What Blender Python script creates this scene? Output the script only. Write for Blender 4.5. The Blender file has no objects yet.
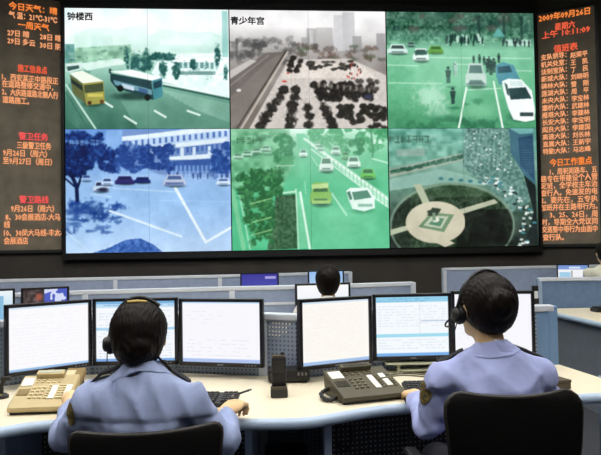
import bpy, bmesh, math, random
import numpy as np
from mathutils import Vector, Matrix
from mathutils.bvhtree import BVHTree

random.seed(7)
rng = np.random.default_rng(11)
scene = bpy.context.scene
COL = scene.collection

# ------------------------------------------------------------------ camera
FPX = 640.0                      # focal length in pixels of the 601 px wide frame
CX, HY = 300.5, 244.0            # vanishing point of the viewing direction
ROLL = math.radians(0.9)
PITCH = math.atan2(HY - 227.5, FPX)   # the camera looks up a little
CAMZ = 1.38
cam_data = bpy.data.cameras.new('camera')
cam_data.sensor_width = 36.0
cam_data.lens = FPX / 601.0 * 36.0
cam_data.clip_start = 0.05
cam = bpy.data.objects.new('camera', cam_data)
COL.objects.link(cam)
cam.matrix_world = (Matrix.Translation((0, 0, CAMZ)) @ Matrix.Rotation(math.radians(90) + PITCH, 4, 'X')
                    @ Matrix.Rotation(-ROLL, 4, 'Z'))
scene.camera = cam
CAM_R = cam.matrix_world.to_3x3()

# ------------------------------------------------------------------ world, lamps, exposure
world = bpy.data.worlds.new('world')
scene.world = world
world.use_nodes = True
world.node_tree.nodes['Background'].inputs[0].default_value = (0.55, 0.6, 0.7, 1)
world.node_tree.nodes['Background'].inputs[1].default_value = 0.02
scene.view_settings.view_transform = 'Standard'
scene.view_settings.look = 'None'
scene.view_settings.exposure = 0.0
scene.view_settings.gamma = 1.0
scene.view_settings.use_curve_mapping = False
LAMP_STRENGTH = 17.0             # radiance of the ceiling light diffusers
LAMP_SPOTS = [(x, y) for y in (-0.6, 1.3, 3.2, 5.1) for x in (-3.0, -1.0, 1.0, 3.0)]
CEIL_Z = 4.95


# ------------------------------------------------------------------ helpers: measuring
def ray(px, py):
    r = CAM_R @ Vector(((px - CX) / FPX, -(py - 227.5) / FPX, -1.0))
    return r.x / r.y, r.z / r.y                              # X per depth, Z per depth

def Pd(px, py, d):
    a, b = ray(px, py)
    return Vector((a * d, d, CAMZ + b * d))

def Pz(px, py, z):
    a, b = ray(px, py)
    d = (z - CAMZ) / b
    return Vector((a * d, d, z))

def Pplane(px, py, p0, n):
    a, b = ray(px, py)
    r = Vector((a, 1, b))
    o = Vector((0, 0, CAMZ))
    t = (Vector(p0) - o).dot(n) / r.dot(n)
    return o + r * t


# ------------------------------------------------------------------ helpers: colour and material
def s2l(c):
    c = c / 255.0
    return c / 12.92 if c <= 0.04045 else ((c + 0.055) / 1.055) ** 2.4

def rgb(r, g, b):
    return (s2l(r), s2l(g), s2l(b), 1.0)

MATS = {}

def mat(name, col, rough=0.6, metal=0.0, var=0.0, vscale=12.0, bump=0.0, bscale=60.0, spec=0.5, stretch=None, col2=None):
    if name in MATS:
        return MATS[name]
    m = bpy.data.materials.new(name)
    m.use_nodes = True
    nt = m.node_tree
    b = nt.nodes['Principled BSDF']
    b.inputs['Base Color'].default_value = col
    b.inputs['Roughness'].default_value = rough
    b.inputs['Metallic'].default_value = metal
    b.inputs['Specular IOR Level'].default_value = spec
    tc = nt.nodes.new('ShaderNodeTexCoord')
    vec = tc.outputs['Object']
    if stretch:
        mp = nt.nodes.new('ShaderNodeMapping')
        mp.inputs['Scale'].default_value = stretch
        nt.links.new(vec, mp.inputs['Vector'])
        vec = mp.outputs['Vector']
    if var > 0 or col2:
        n = nt.nodes.new('ShaderNodeTexNoise')
        n.inputs['Scale'].default_value = vscale
        n.inputs['Detail'].default_value = 4
        nt.links.new(vec, n.inputs['Vector'])
        rp = nt.nodes.new('ShaderNodeValToRGB')
        c2 = col2 if col2 else tuple(min(1, x * (1 + var)) for x in col[:3]) + (1,)
        c1 = col if col2 else tuple(x * (1 - var) for x in col[:3]) + (1,)
        rp.color_ramp.elements[0].position = 0.3
        rp.color_ramp.elements[1].position = 0.7
        rp.color_ramp.elements[0].color = c1
        rp.color_ramp.elements[1].color = c2
        nt.links.new(n.outputs['Fac'], rp.inputs['Fac'])
        nt.links.new(rp.outputs['Color'], b.inputs['Base Color'])
    if bump > 0:
        n2 = nt.nodes.new('ShaderNodeTexNoise')
        n2.inputs['Scale'].default_value = bscale
        n2.inputs['Detail'].default_value = 5
        nt.links.new(vec, n2.inputs['Vector'])
        bp = nt.nodes.new('ShaderNodeBump')
        bp.inputs['Strength'].default_value = bump
        bp.inputs['Distance'].default_value = 0.01
        nt.links.new(n2.outputs['Fac'], bp.inputs['Height'])
        nt.links.new(bp.outputs['Normal'], b.inputs['Normal'])
    MATS[name] = m
    return m

def perforated(name, col, hole, pitch=0.02, radius=0.24, rough=0.55):
    """sheet with a regular grid of punched holes in the panel's own x-z plane"""
    m = bpy.data.materials.new(name)
    m.use_nodes = True
    nt = m.node_tree
    N, L = nt.nodes, nt.links
    b = N['Principled BSDF']
    b.inputs['Roughness'].default_value = rough
    tc = N.new('ShaderNodeTexCoord')
    sep = N.new('ShaderNodeSeparateXYZ')
    L.new(tc.outputs['Object'], sep.inputs[0])

    def math_(op, a, v=None, bsock=None):
        n = N.new('ShaderNodeMath')
        n.operation = op
        if isinstance(a, (int, float)):
            n.inputs[0].default_value = a
        else:
            L.new(a, n.inputs[0])
        if bsock is not None:
            L.new(bsock, n.inputs[1])
        elif v is not None:
            n.inputs[1].default_value = v
        return n.outputs[0]
    sq = []
    for ax in ('X', 'Z'):
        f = math_('FRACT', math_('DIVIDE', sep.outputs[ax], pitch))
        f = math_('SUBTRACT', f, 0.5)
        sq.append(math_('MULTIPLY', f, bsock=f))
    r = math_('SQRT', math_('ADD', sq[0], bsock=sq[1]))
    k = math_('LESS_THAN', r, radius)
    mx = N.new('ShaderNodeMix')
    mx.data_type = 'RGBA'
    L.new(k, mx.inputs[0])
    mx.inputs[6].default_value = col
    mx.inputs[7].default_value = hole
    L.new(mx.outputs[2], b.inputs['Base Color'])
    MATS[name] = m
    return m

def emit(name, col, strength=1.0):
    if name in MATS:
        return MATS[name]
    m = bpy.data.materials.new(name)
    m.use_nodes = True
    nt = m.node_tree
    nt.nodes.remove(nt.nodes['Principled BSDF'])
    e = nt.nodes.new('ShaderNodeEmission')
    e.inputs[0].default_value = col
    e.inputs[1].default_value = strength
    nt.links.new(e.outputs[0], nt.nodes['Material Output'].inputs[0])
    MATS[name] = m
    return m

def screen_mat(name, strength=1.0):
    """lit display: shows the picture stored per vertex, plus a faint glass sheen"""
    if name in MATS:
        return MATS[name]
    m = bpy.data.materials.new(name)
    m.use_nodes = True
    nt = m.node_tree
    b = nt.nodes['Principled BSDF']
    b.inputs['Base Color'].default_value = (0.01, 0.01, 0.01, 1)
    b.inputs['Roughness'].default_value = 0.5
    b.inputs['Specular IOR Level'].default_value = 0.15
    at = nt.nodes.new('ShaderNodeAttribute')
    at.attribute_name = 'picture'
    nt.links.new(at.outputs['Color'], b.inputs['Emission Color'])
    b.inputs['Emission Strength'].default_value = strength
    MATS[name] = m
    return m


# ------------------------------------------------------------------ helpers: objects
def tag(o, label=None, cat=None, group=None, kind=None):
    if label: o['label'] = label
    if cat: o['category'] = cat
    if group: o['group'] = group
    if kind: o['kind'] = kind
    return o

def empty(name, loc=(0, 0, 0), rz=0.0, label=None, cat=None, group=None):
    o = bpy.data.objects.new(name, None)
    o.empty_display_size = 0.1
    o.location = loc
    o.rotation_euler = (0, 0, rz)
    COL.objects.link(o)
    return tag(o, label, cat, group)

def smooth_mesh(me, angle=40):
    me.polygons.foreach_set('use_smooth', [True] * len(me.polygons))
    try:
        me.set_sharp_from_angle(angle=math.radians(angle))
    except Exception:
        pass

def obj(name, data, material=None, parent=None, loc=None, rot=None, smooth=None, label=None):
    if isinstance(data, bmesh.types.BMesh):
        bmesh.ops.recalc_face_normals(data, faces=data.faces)
        me = bpy.data.meshes.new(name)
        data.to_mesh(me)
        data.free()
    else:
        me = data
    if material is not None and not me.materials:
        me.materials.append(MATS[material] if isinstance(material, str) else material)
    if smooth:
        smooth_mesh(me, smooth)
    o = bpy.data.objects.new(name, me)
    if loc is not None: o.location = loc
    if rot is not None: o.rotation_euler = rot
    COL.objects.link(o)
    if parent is not None: o.parent = parent
    if label: o['label'] = label
    return o

def struct(name, data, material, label=None, parent=None, smooth=None):
    o = obj(name, data, material, parent=parent, smooth=smooth)
    o['kind'] = 'structure'
    if label: o['label'] = label
    return o

def box(bm, c, s, bev=0.0, seg=2, M=None):
    r = bmesh.ops.create_cube(bm, size=1.0)
    vs = r['verts']
    for v in vs:
        v.co = Vector((v.co.x * s[0], v.co.y * s[1], v.co.z * s[2]))
    if bev > 0:
        es = {e for v in vs for e in v.link_edges}
        rr = bmesh.ops.bevel(bm, geom=list(es), offset=bev, segments=seg, affect='EDGES', profile=0.5)
        vs = list({v for f in rr['faces'] for v in f.verts} | {v for v in vs if v.is_valid})
    T = Matrix.Translation(c)
    if M is not None:
        T = T @ M
    bmesh.ops.transform(bm, matrix=T, verts=vs)
    return vs

def bx(c, s, bev=0.0, seg=2, M=None):
    bm = bmesh.new()
    box(bm, c, s, bev, seg, M)
    return bm

def tube(bm, pts, r, n=10, cap=True, flat=1.0):
    pts = [Vector(p) for p in pts]
    rs = r if isinstance(r, (list, tuple)) else [r] * len(pts)
    rings = []
    up = None
    for i, p in enumerate(pts):
        t = (pts[min(i + 1, len(pts) - 1)] - pts[max(i - 1, 0)]).normalized()
        if up is None:
            up = Vector((0, 0, 1)) if abs(t.z) < 0.9 else Vector((1, 0, 0))
        a = t.cross(up).normalized()
        b = a.cross(t).normalized()
        up = b
        rings.append([bm.verts.new(p + (a * math.cos(k * 2 * math.pi / n) + b * flat * math.sin(k * 2 * math.pi / n)) * rs[i])
                      for k in range(n)])
    for i in range(len(rings) - 1):
        for k in range(n):
            bm.faces.new((rings[i][k], rings[i][(k + 1) % n], rings[i + 1][(k + 1) % n], rings[i + 1][k]))
    if cap:
        bm.faces.new(rings[0][::-1])
        bm.faces.new(rings[-1])

def tb(pts, r, n=10, flat=1.0):
    bm = bmesh.new()
    tube(bm, pts, r, n, True, flat)
    return bm

def lathe(bm, prof, n=16, M=None):
    rings = []
    for (r, z) in prof:
        rings.append([bm.verts.new((r * math.cos(k * 2 * math.pi / n), r * math.sin(k * 2 * math.pi / n), z)) for k in range(n)])
    for i in range(len(rings) - 1):
        for k in range(n):
            bm.faces.new((rings[i][k], rings[i][(k + 1) % n], rings[i + 1][(k + 1) % n], rings[i + 1][k]))
    bm.faces.new(rings[0][::-1])
    bm.faces.new(rings[-1])
    if M is not None:
        bmesh.ops.transform(bm, matrix=M, verts=[v for ring in rings for v in ring])

def lt(prof, n=16, M=None):
    bm = bmesh.new()
    lathe(bm, prof, n, M)
    return bm

def prism(poly, z0, z1, bev=0.0):
    bm = bmesh.new()
    lo = [bm.verts.new((p[0], p[1], z0)) for p in poly]
    hi = [bm.verts.new((p[0], p[1], z1)) for p in poly]
    n = len(poly)
    bm.faces.new(lo[::-1])
    bm.faces.new(hi)
    for i in range(n):
        bm.faces.new((lo[i], lo[(i + 1) % n], hi[(i + 1) % n], hi[i]))
    return bm

def catmull(pts, sub=6):
    pts = [Vector(p) for p in pts]
    out = []
    for i in range(len(pts) - 1):
        p0, p1, p2, p3 = pts[max(i - 1, 0)], pts[i], pts[i + 1], pts[min(i + 2, len(pts) - 1)]
        for k in range(sub):
            t = k / sub
            out.append(0.5 * ((2 * p1) + (p2 - p0) * t + (2 * p0 - 5 * p1 + 4 * p2 - p3) * t * t
                              + (3 * p1 - p0 - 3 * p2 + p3) * t ** 3))
    out.append(pts[-1])
    return out

def copy_tree(o, parent=None):
    c = o.copy()
    COL.objects.link(c)
    c.parent = parent
    for ch in list(o.children):
        copy_tree(ch, c)
    return c

def text_mesh(body, width, height, bold=0.02):
    """lettering as a flat mesh, lower-left corner at the origin, scaled to width x height"""
    c = bpy.data.curves.new('lettering', 'FONT')
    c.body = body
    c.resolution_u = 1
    o = bpy.data.objects.new('lettering', c)
    COL.objects.link(o)
    bpy.context.view_layer.update()
    dg = bpy.context.evaluated_depsgraph_get()
    me = bpy.data.meshes.new_from_object(o.evaluated_get(dg))
    bpy.data.objects.remove(o)
    bpy.data.curves.remove(c)
    n = len(me.vertices)
    a = np.empty(n * 3)
    me.vertices.foreach_get('co', a)
    a = a.reshape(-1, 3)
    lo, hi = a.min(0), a.max(0)
    a[:, 0] = (a[:, 0] - lo[0]) / max(1e-6, hi[0] - lo[0]) * width
    a[:, 1] = (a[:, 1] + 0.12) / 0.98 * height
    a[:, 2] = 0
    # heavier strokes: the same glyphs laid side by side a hair apart
    F = [list(p.vertices) for p in me.polygons]
    bpy.data.meshes.remove(me)
    e = bold * height
    V, Q = [], []
    for k, (dx, dy) in enumerate(((-e, -e), (e, -e), (e, e), (-e, e))):
        V += [(x + dx, y + dy, k * 0.0003) for x, y, _ in a]
        Q += [[i + k * n for i in f] for f in F]
    me = bpy.data.meshes.new('lettering')
    me.from_pydata(V, [], Q)
    return me


# ------------------------------------------------------------------ materials
mat('carpet', rgb(52, 54, 60), 0.95, var=0.25, vscale=60, bump=0.3, bscale=200)
mat('ceiling_paint', rgb(150, 152, 155), 0.9, var=0.04)
mat('dark_wall', rgb(64, 60, 54), 0.75, var=0.12, vscale=3, bump=0.05, bscale=80)
mat('side_wall', rgb(62, 60, 57), 0.8, var=0.1)
mat('black_frame', rgb(14, 15, 15), 0.5)
mat('led_face', rgb(132, 122, 104), 0.7, var=0.22, vscale=5, bump=0.1, bscale=300)
mat('worktop_cream', rgb(232, 222, 196), 0.42, var=0.03, vscale=8)
mat('edge_blue', rgb(176, 196, 218), 0.35, var=0.04)
mat('leg_blue', rgb(150, 170, 196), 0.45, var=0.05)
mat('trim_pale', rgb(204, 211, 222), 0.4, var=0.04)
mat('fabric_blue', rgb(140, 155, 184), 0.85, var=0.08, vscale=20, bump=0.1, bscale=300)
mat('fabric_steel', rgb(98, 122, 154), 0.85, var=0.1, vscale=18, bump=0.1, bscale=300)
perforated('perforated_blue', rgb(144, 158, 180), rgb(92, 104, 124), 0.021, 0.25)
perforated('perforated_dark', rgb(44, 46, 52), rgb(150, 152, 152), 0.021, 0.2)
mat('bezel_black', rgb(20, 20, 26), 0.35)
mat('plastic_black', rgb(18, 18, 20), 0.45, bump=0.05)
mat('plastic_dark', rgb(36, 35, 33), 0.5, bump=0.05)
mat('plastic_grey', rgb(120, 122, 126), 0.5)
mat('white_plastic', rgb(225, 226, 226), 0.4)
mat('phone_beige', rgb(190, 172, 126), 0.5, var=0.05)
mat('phone_beige_light', rgb(222, 208, 166), 0.5)
mat('phone_beige_dark', rgb(140, 118, 72), 0.6)
mat('phone_olive', rgb(74, 70, 50), 0.5, var=0.06)
mat('phone_olive_light', rgb(112, 108, 82), 0.5)
mat('phone_olive_dark', rgb(44, 42, 34), 0.6)
mat('paper', rgb(240, 238, 228), 0.8)
mat('lcd_grey', rgb(168, 172, 150), 0.25)
mat('shirt_blue', rgb(156, 170, 208), 0.8, var=0.05, vscale=14, bump=0.2, bscale=22)
mat('shirt_lilac', rgb(168, 178, 226), 0.8, var=0.05, vscale=14, bump=0.2, bscale=22)
mat('shirt_white', rgb(226, 226, 220), 0.8, var=0.04)
mat('trousers_navy', rgb(28, 30, 40), 0.9, var=0.1)
mat('leather_black', rgb(16, 15, 15), 0.4)
mat('skin', rgb(234, 196, 146), 0.5, var=0.05, vscale=20)
mat('skin_lips', rgb(180, 100, 90), 0.5)
mat('hair_black', rgb(14, 10, 9), 0.5, bump=0.5, bscale=30, stretch=(6, 1.2, 1.2), col2=rgb(27, 20, 16), spec=0.15)
mat('eye_dark', rgb(20, 14, 12), 0.2)
mat('badge_navy', rgb(16, 18, 26), 0.7, col2=rgb(150, 130, 66), vscale=75)
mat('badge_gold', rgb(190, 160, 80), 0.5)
mat('epaulette_navy', rgb(16, 18, 28), 0.7)
mat('chair_mesh', rgb(11, 10, 10), 0.9, bump=0.4, bscale=260, spec=0.1)
mat('chair_rim', rgb(30, 26, 20), 0.5)
mat('arm_brown', rgb(70, 62, 46), 0.6)
mat('olive_glass', rgb(176, 178, 150), 0.25, var=0.15)
mat('steel', rgb(150, 152, 156), 0.3, metal=0.9)
mat('hole_light_cream', rgb(240, 234, 214), 0.5)  # pale colour standing for light behind the perforated partition
SCREEN = screen_mat('display', 1.0)
emit('led_orange', rgb(246, 166, 116), 1.0)
emit('led_amber', rgb(246, 136, 64), 1.05)
emit('led_red', rgb(240, 100, 68), 1.0)
emit('led_pink', rgb(240, 92, 90), 1.0)
emit('lamp_diffuser', (1.0, 0.97, 0.93, 1), LAMP_STRENGTH)

# ------------------------------------------------------------------ the room
WALL_Y, WALL_K = 9.0, 0.075      # the video wall stands slightly askew to the view
def wall_pt(x, off=0.0):
    return Vector((x, WALL_Y + WALL_K * x - off, 0))
wn = Vector((WALL_K, -1, 0)).normalized()          # into the room
wt = Vector((1, WALL_K, 0)).normalized()
def on_wall(px, py, off=0.0):
    return Pplane(px, py, wall_pt(0) + wn * off, wn)

cornL = on_wall(62.5, 200); cornL.z = 0
cornR = on_wall(536.5, 200); cornR.z = 0
angL = Vector((-1, -0.47, 0)).normalized()
angR = Vector((1, -0.50, 0)).normalized()
endL = cornL + angL * 2.3
endR = cornR + angR * 2.0
BACK_Y = -2.2
floor_poly = [(endL.x, BACK_Y), (endR.x, BACK_Y), (endR.x, endR.y), (cornR.x, cornR.y), (cornL.x, cornL.y), (endL.x, endL.y)]
struct('floor', prism(floor_poly, -0.06, 0.0), 'carpet')
struct('ceiling', prism(floor_poly, CEIL_Z, CEIL_Z + 0.08), 'ceiling_paint')

def wall_seg(bm, a, b, n, th=0.12, z0=0.0, z1=CEIL_Z):
    a, b, n = Vector(a), Vector(b), Vector(n)
    q = [a, b, b - n * th, a - n * th]
    lo = [bm.verts.new((p.x, p.y, z0)) for p in q]
    hi = [bm.verts.new((p.x, p.y, z1)) for p in q]
    bm.faces.new(lo); bm.faces.new(hi)
    for i in range(4):
        bm.faces.new((lo[i], lo[(i + 1) % 4], hi[(i + 1) % 4], hi[i]))

nL = Vector((-angL.y, angL.x, 0)); nL = nL if nL.y < 0 else -nL
nR = Vector((-angR.y, angR.x, 0)); nR = nR if nR.y < 0 else -nR
b = bmesh.new(); wall_seg(b, cornL, cornR, wn); struct('wall_back', b, 'dark_wall')
b = bmesh.new(); wall_seg(b, cornL, endL, nL); wall_seg(b, endL, (endL.x, BACK_Y, 0), (1, 0, 0)); struct('wall_left', b, 'dark_wall')
b = bmesh.new(); wall_seg(b, cornR, endR, nR); wall_seg(b, endR, (endR.x, BACK_Y, 0), (-1, 0, 0)); struct('wall_right', b, 'dark_wall')
b = bmesh.new(); wall_seg(b, (endL.x, BACK_Y, 0), (endR.x, BACK_Y, 0), (0, 1, 0)); struct('wall_front', b, 'side_wall')

# ceiling lights above and behind the frame
def lamp_label(i):
    return 'recessed ceiling light, %s row from the video wall, %s from the left' % (('fourth', 'third', 'second', 'first')[i // 4], ('first', 'second', 'third', 'fourth')[i % 4])
def ceiling_light(x, y):
    r = empty('ceiling_light', (x, y, CEIL_Z), 0, lamp_label(0), 'light', 'ceiling lights')
    b = bmesh.new()
    for sx in (-1, 1):
        box(b, (sx * 0.605, 0, -0.02), (0.03, 0.62, 0.04))
        box(b, (0, sx * 0.305, -0.02), (1.18, 0.03, 0.04))
    obj('frame', b, 'white_plastic', r)
    obj('diffuser', bx((0, 0, -0.012), (1.18, 0.58, 0.02)), 'lamp_diffuser', r)
    return r
lamp0 = ceiling_light(*LAMP_SPOTS[0])
for i, (x, y) in enumerate(LAMP_SPOTS[1:]):
    c = copy_tree(lamp0)
    c['label'] = lamp_label(i + 1)
    c.location = (x, y, CEIL_Z)

# ------------------------------------------------------------------ pictures for the displays
def lin(a):
    a = a / 255.0
    return np.where(a <= 0.04045, a / 12.92, ((a + 0.055) / 1.055) ** 2.4)

class Paint:
    """small raster painter; coordinates are in the units of the study crop (ox, oy, sc)"""
    def __init__(s, x0, y0, x1, y1, ox=0.0, oy=0.0, sc=1.0, res=3.0):
        s.x0, s.y0, s.ox, s.oy, s.sc, s.res = x0, y0, ox, oy, sc, res
        s.W, s.H = int((x1 - x0) * res), int((y1 - y0) * res)
        s.a = np.zeros((s.H, s.W, 3))
        yy, xx = np.mgrid[0:s.H, 0:s.W]
        s.X = ((xx + 0.5) / res + x0 - ox) * sc
        s.Y = ((yy + 0.5) / res + y0 - oy) * sc
        s.n1 = s.field(14); s.n2 = s.field(5); s.n3 = s.field(2.2)
    def field(s, cell):
        c = max(1, int(cell * s.res / 1.0))
        h, w = s.H // c + 3, s.W // c + 3
        g = rng.random((h, w))
        yi, xi = np.mgrid[0:s.H, 0:s.W]
        fy, fx = yi / c, xi / c
        y0, x0 = fy.astype(int), fx.astype(int)
        ty, tx = fy - y0, fx - x0
        ty, tx = ty * ty * (3 - 2 * ty), tx * tx * (3 - 2 * tx)
        return (g[y0, x0] * (1 - tx) + g[y0, x0 + 1] * tx) * (1 - ty) + (g[y0 + 1, x0] * (1 - tx) + g[y0 + 1, x0 + 1] * tx) * ty
    def put(s, m, c, al=1.0):
        c = np.array(c, float)
        k = (m * al)[..., None]
        s.a = s.a * (1 - k) + c * k
    def grad(s, stops):
        ys = [q[0] for q in stops]
        for i in range(3):
            s.a[..., i] = np.interp(s.Y, ys, [q[1][i] for q in stops])
    def pmask(s, pts):
        m = np.zeros(s.X.shape, bool)
        n = len(pts)
        for i in range(n):
            (xa, ya), (xb, yb) = pts[i], pts[(i + 1) % n]
            if ya == yb: continue
            k = (s.Y < ya) != (s.Y < yb)
            m ^= k & (s.X < (xb - xa) * (s.Y - ya) / (yb - ya) + xa)
        return m.astype(float)
    def poly(s, pts, c, al=1.0):
        s.put(s.pmask(pts), c, al)
    def rect(s, xa, ya, xb, yb, c, al=1.0):
        s.put(((s.X >= xa) & (s.X < xb) & (s.Y >= ya) & (s.Y < yb)).astype(float), c, al)
    def ell(s, cx, cy, rx, ry, c, al=1.0, soft=0.0, rag=0.0):
        d = np.sqrt(((s.X - cx) / rx) ** 2 + ((s.Y - cy) / ry) ** 2)
        if rag: d = d + (s.n3 - 0.5) * rag + (s.n2 - 0.5) * rag
        m = np.clip((1 - d) / max(soft, 0.02), 0, 1)
        s.put(m, c, al)
    def line(s, pts, w, c, al=1.0):
        for (xa, ya), (xb, yb) in zip(pts[:-1], pts[1:]):
            dx, dy = xb - xa, yb - ya
            t = np.clip(((s.X - xa) * dx + (s.Y - ya) * dy) / max(1e-6, dx * dx + dy * dy), 0, 1)
            d = np.hypot(s.X - xa - t * dx, s.Y - ya - t * dy)
            s.put(np.clip(w / 2 - d + 0.5 * s.sc / s.res, 0, 1) if w > 2 else (d < w / 2).astype(float), c, al)
    def mottle(s, m, amp, f=None):
        f = s.n2 if f is None else f
        s.a += (m * (f - 0.5) * 2 * amp)[..., None]
    def tree(s, cx, cy, rx, ry, c, c2):
        s.ell(cx, cy, rx, ry, c, .95, 0.35, 0.5)
        m = ((((s.X - cx) / rx) ** 2 + ((s.Y - cy) / ry) ** 2) < 0.8) & (s.n3 > 0.58)
        s.put(m.astype(float), c2, 0.35)
    def smudges(s, x, y, n, w, h, c, al=0.6):
        """faint unreadable overlay characters"""
        for i in range(n):
            xx = x + i * w * 1.12
            for k in range(4):
                yy = y + h * random.random()
                s.line([(xx, yy), (xx + w * 0.85, yy + random.uniform(-1, 1))], h * 0.14, c, al)
            for k in range(2):
                q = xx + w * random.uniform(0.1, 0.8)
                s.line([(q, y), (q, y + h)], w * 0.16, c, al)
    def car(s, cx, cy, w, h, c, glass=(40, 60, 55), face=True):
        s.ell(cx + w * 0.05, cy + h * 0.42, w * 0.56, h * 0.18, (20, 40, 35), 0.6, 0.6)
        s.poly([(cx - w * .5, cy - h * .02), (cx - w * .38, cy - h * .12), (cx + w * .38, cy - h * .12), (cx + w * .5, cy - h * .02),
                (cx + w * .5, cy + h * .4), (cx - w * .5, cy + h * .4)], c)
        s.poly([(cx - w * .32, cy - h * .5), (cx + w * .32, cy - h * .5), (cx + w * .42, cy - h * .05), (cx - w * .42, cy - h * .05)], c)
        s.poly([(cx - w * .27, cy - h * .42), (cx + w * .27, cy - h * .42), (cx + w * .34, cy - h * .1), (cx - w * .34, cy - h * .1)], glass, .85)
        if face:
            s.rect(cx - w * .3, cy + h * .18, cx + w * .3, cy + h * .27, glass, .7)
            s.rect(cx - w * .47, cy + h * .3, cx + w * .47, cy + h * .4, glass, .5)
    def person(s, x, y, h, c=(25, 40, 38)):
        s.ell(x, y - h * .88, h * .1, h * .1, c, .9)
        s.poly([(x - h * .17, y - h * .76), (x + h * .17, y - h * .76), (x + h * .12, y - h * .35), (x - h * .12, y - h * .35)], c, .9)
        s.rect(x - h * .11, y - h * .4, x + h * .11, y, c, .75)
    def finish(s, con=1.2, mid=140, sat=1.0, grain=5):
        s.a = (s.a - mid) * con + mid
        g = s.a.mean(-1, keepdims=True)
        s.a = g + (s.a - g) * sat
        s.a += ((s.n3 - 0.5) * grain * 0.8 + (s.n1 - 0.5) * grain * 2.2 + (s.n2 - 0.5) * grain * 1.2 + rng.normal(0, grain * 0.4, s.n3.shape))[..., None]
    def blur(s, r=1):
        for _ in range(r):
            p = np.pad(s.a, ((1, 1), (1, 1), (0, 0)), 'edge')
            s.a = (p[1:-1, 1:-1] * 2 + p[:-2, 1:-1] + p[2:, 1:-1] + p[1:-1, :-2] + p[1:-1, 2:]) / 6
    def out(s, k=2):
        h, w = s.H // k * k, s.W // k * k
        a = np.clip(s.a[:h, :w], 0, 255)
        a = a.reshape(h // k, k, w // k, k, 3).mean((1, 3))
        return lin(a)

def picture_mesh(name, img, w, h, x0=0.0):
    """flat display sheet in the x-z plane carrying one colour per vertex"""
    H, W = img.shape[:2]
    xs = np.linspace(x0, x0 + w, W)
    zs = np.linspace(h, 0, H)
    co = np.zeros((H, W, 3))
    co[..., 0] = xs[None, :]
    co[..., 2] = zs[:, None]
    idx = np.arange(H * W).reshape(H, W)
    f = np.stack([idx[1:, :-1], idx[1:, 1:], idx[:-1, 1:], idx[:-1, :-1]], -1).reshape(-1, 4)
    me = bpy.data.meshes.new(name)
    me.vertices.add(H * W)
    me.vertices.foreach_set('co', co.ravel())
    me.loops.add(f.size)
    me.loops.foreach_set('vertex_index', f.ravel().astype(np.int32))
    me.polygons.add(len(f))
    me.polygons.foreach_set('loop_start', (np.arange(len(f)) * 4).astype(np.int32))
    me.update()
    at = me.color_attributes.new('picture', 'FLOAT_COLOR', 'POINT')
    c = np.ones((H * W, 4), np.float32)
    c[:, :3] = img.reshape(-1, 3)
    at.data.foreach_set('color', c.ravel())
    me.materials.append(SCREEN)
    return me

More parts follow.
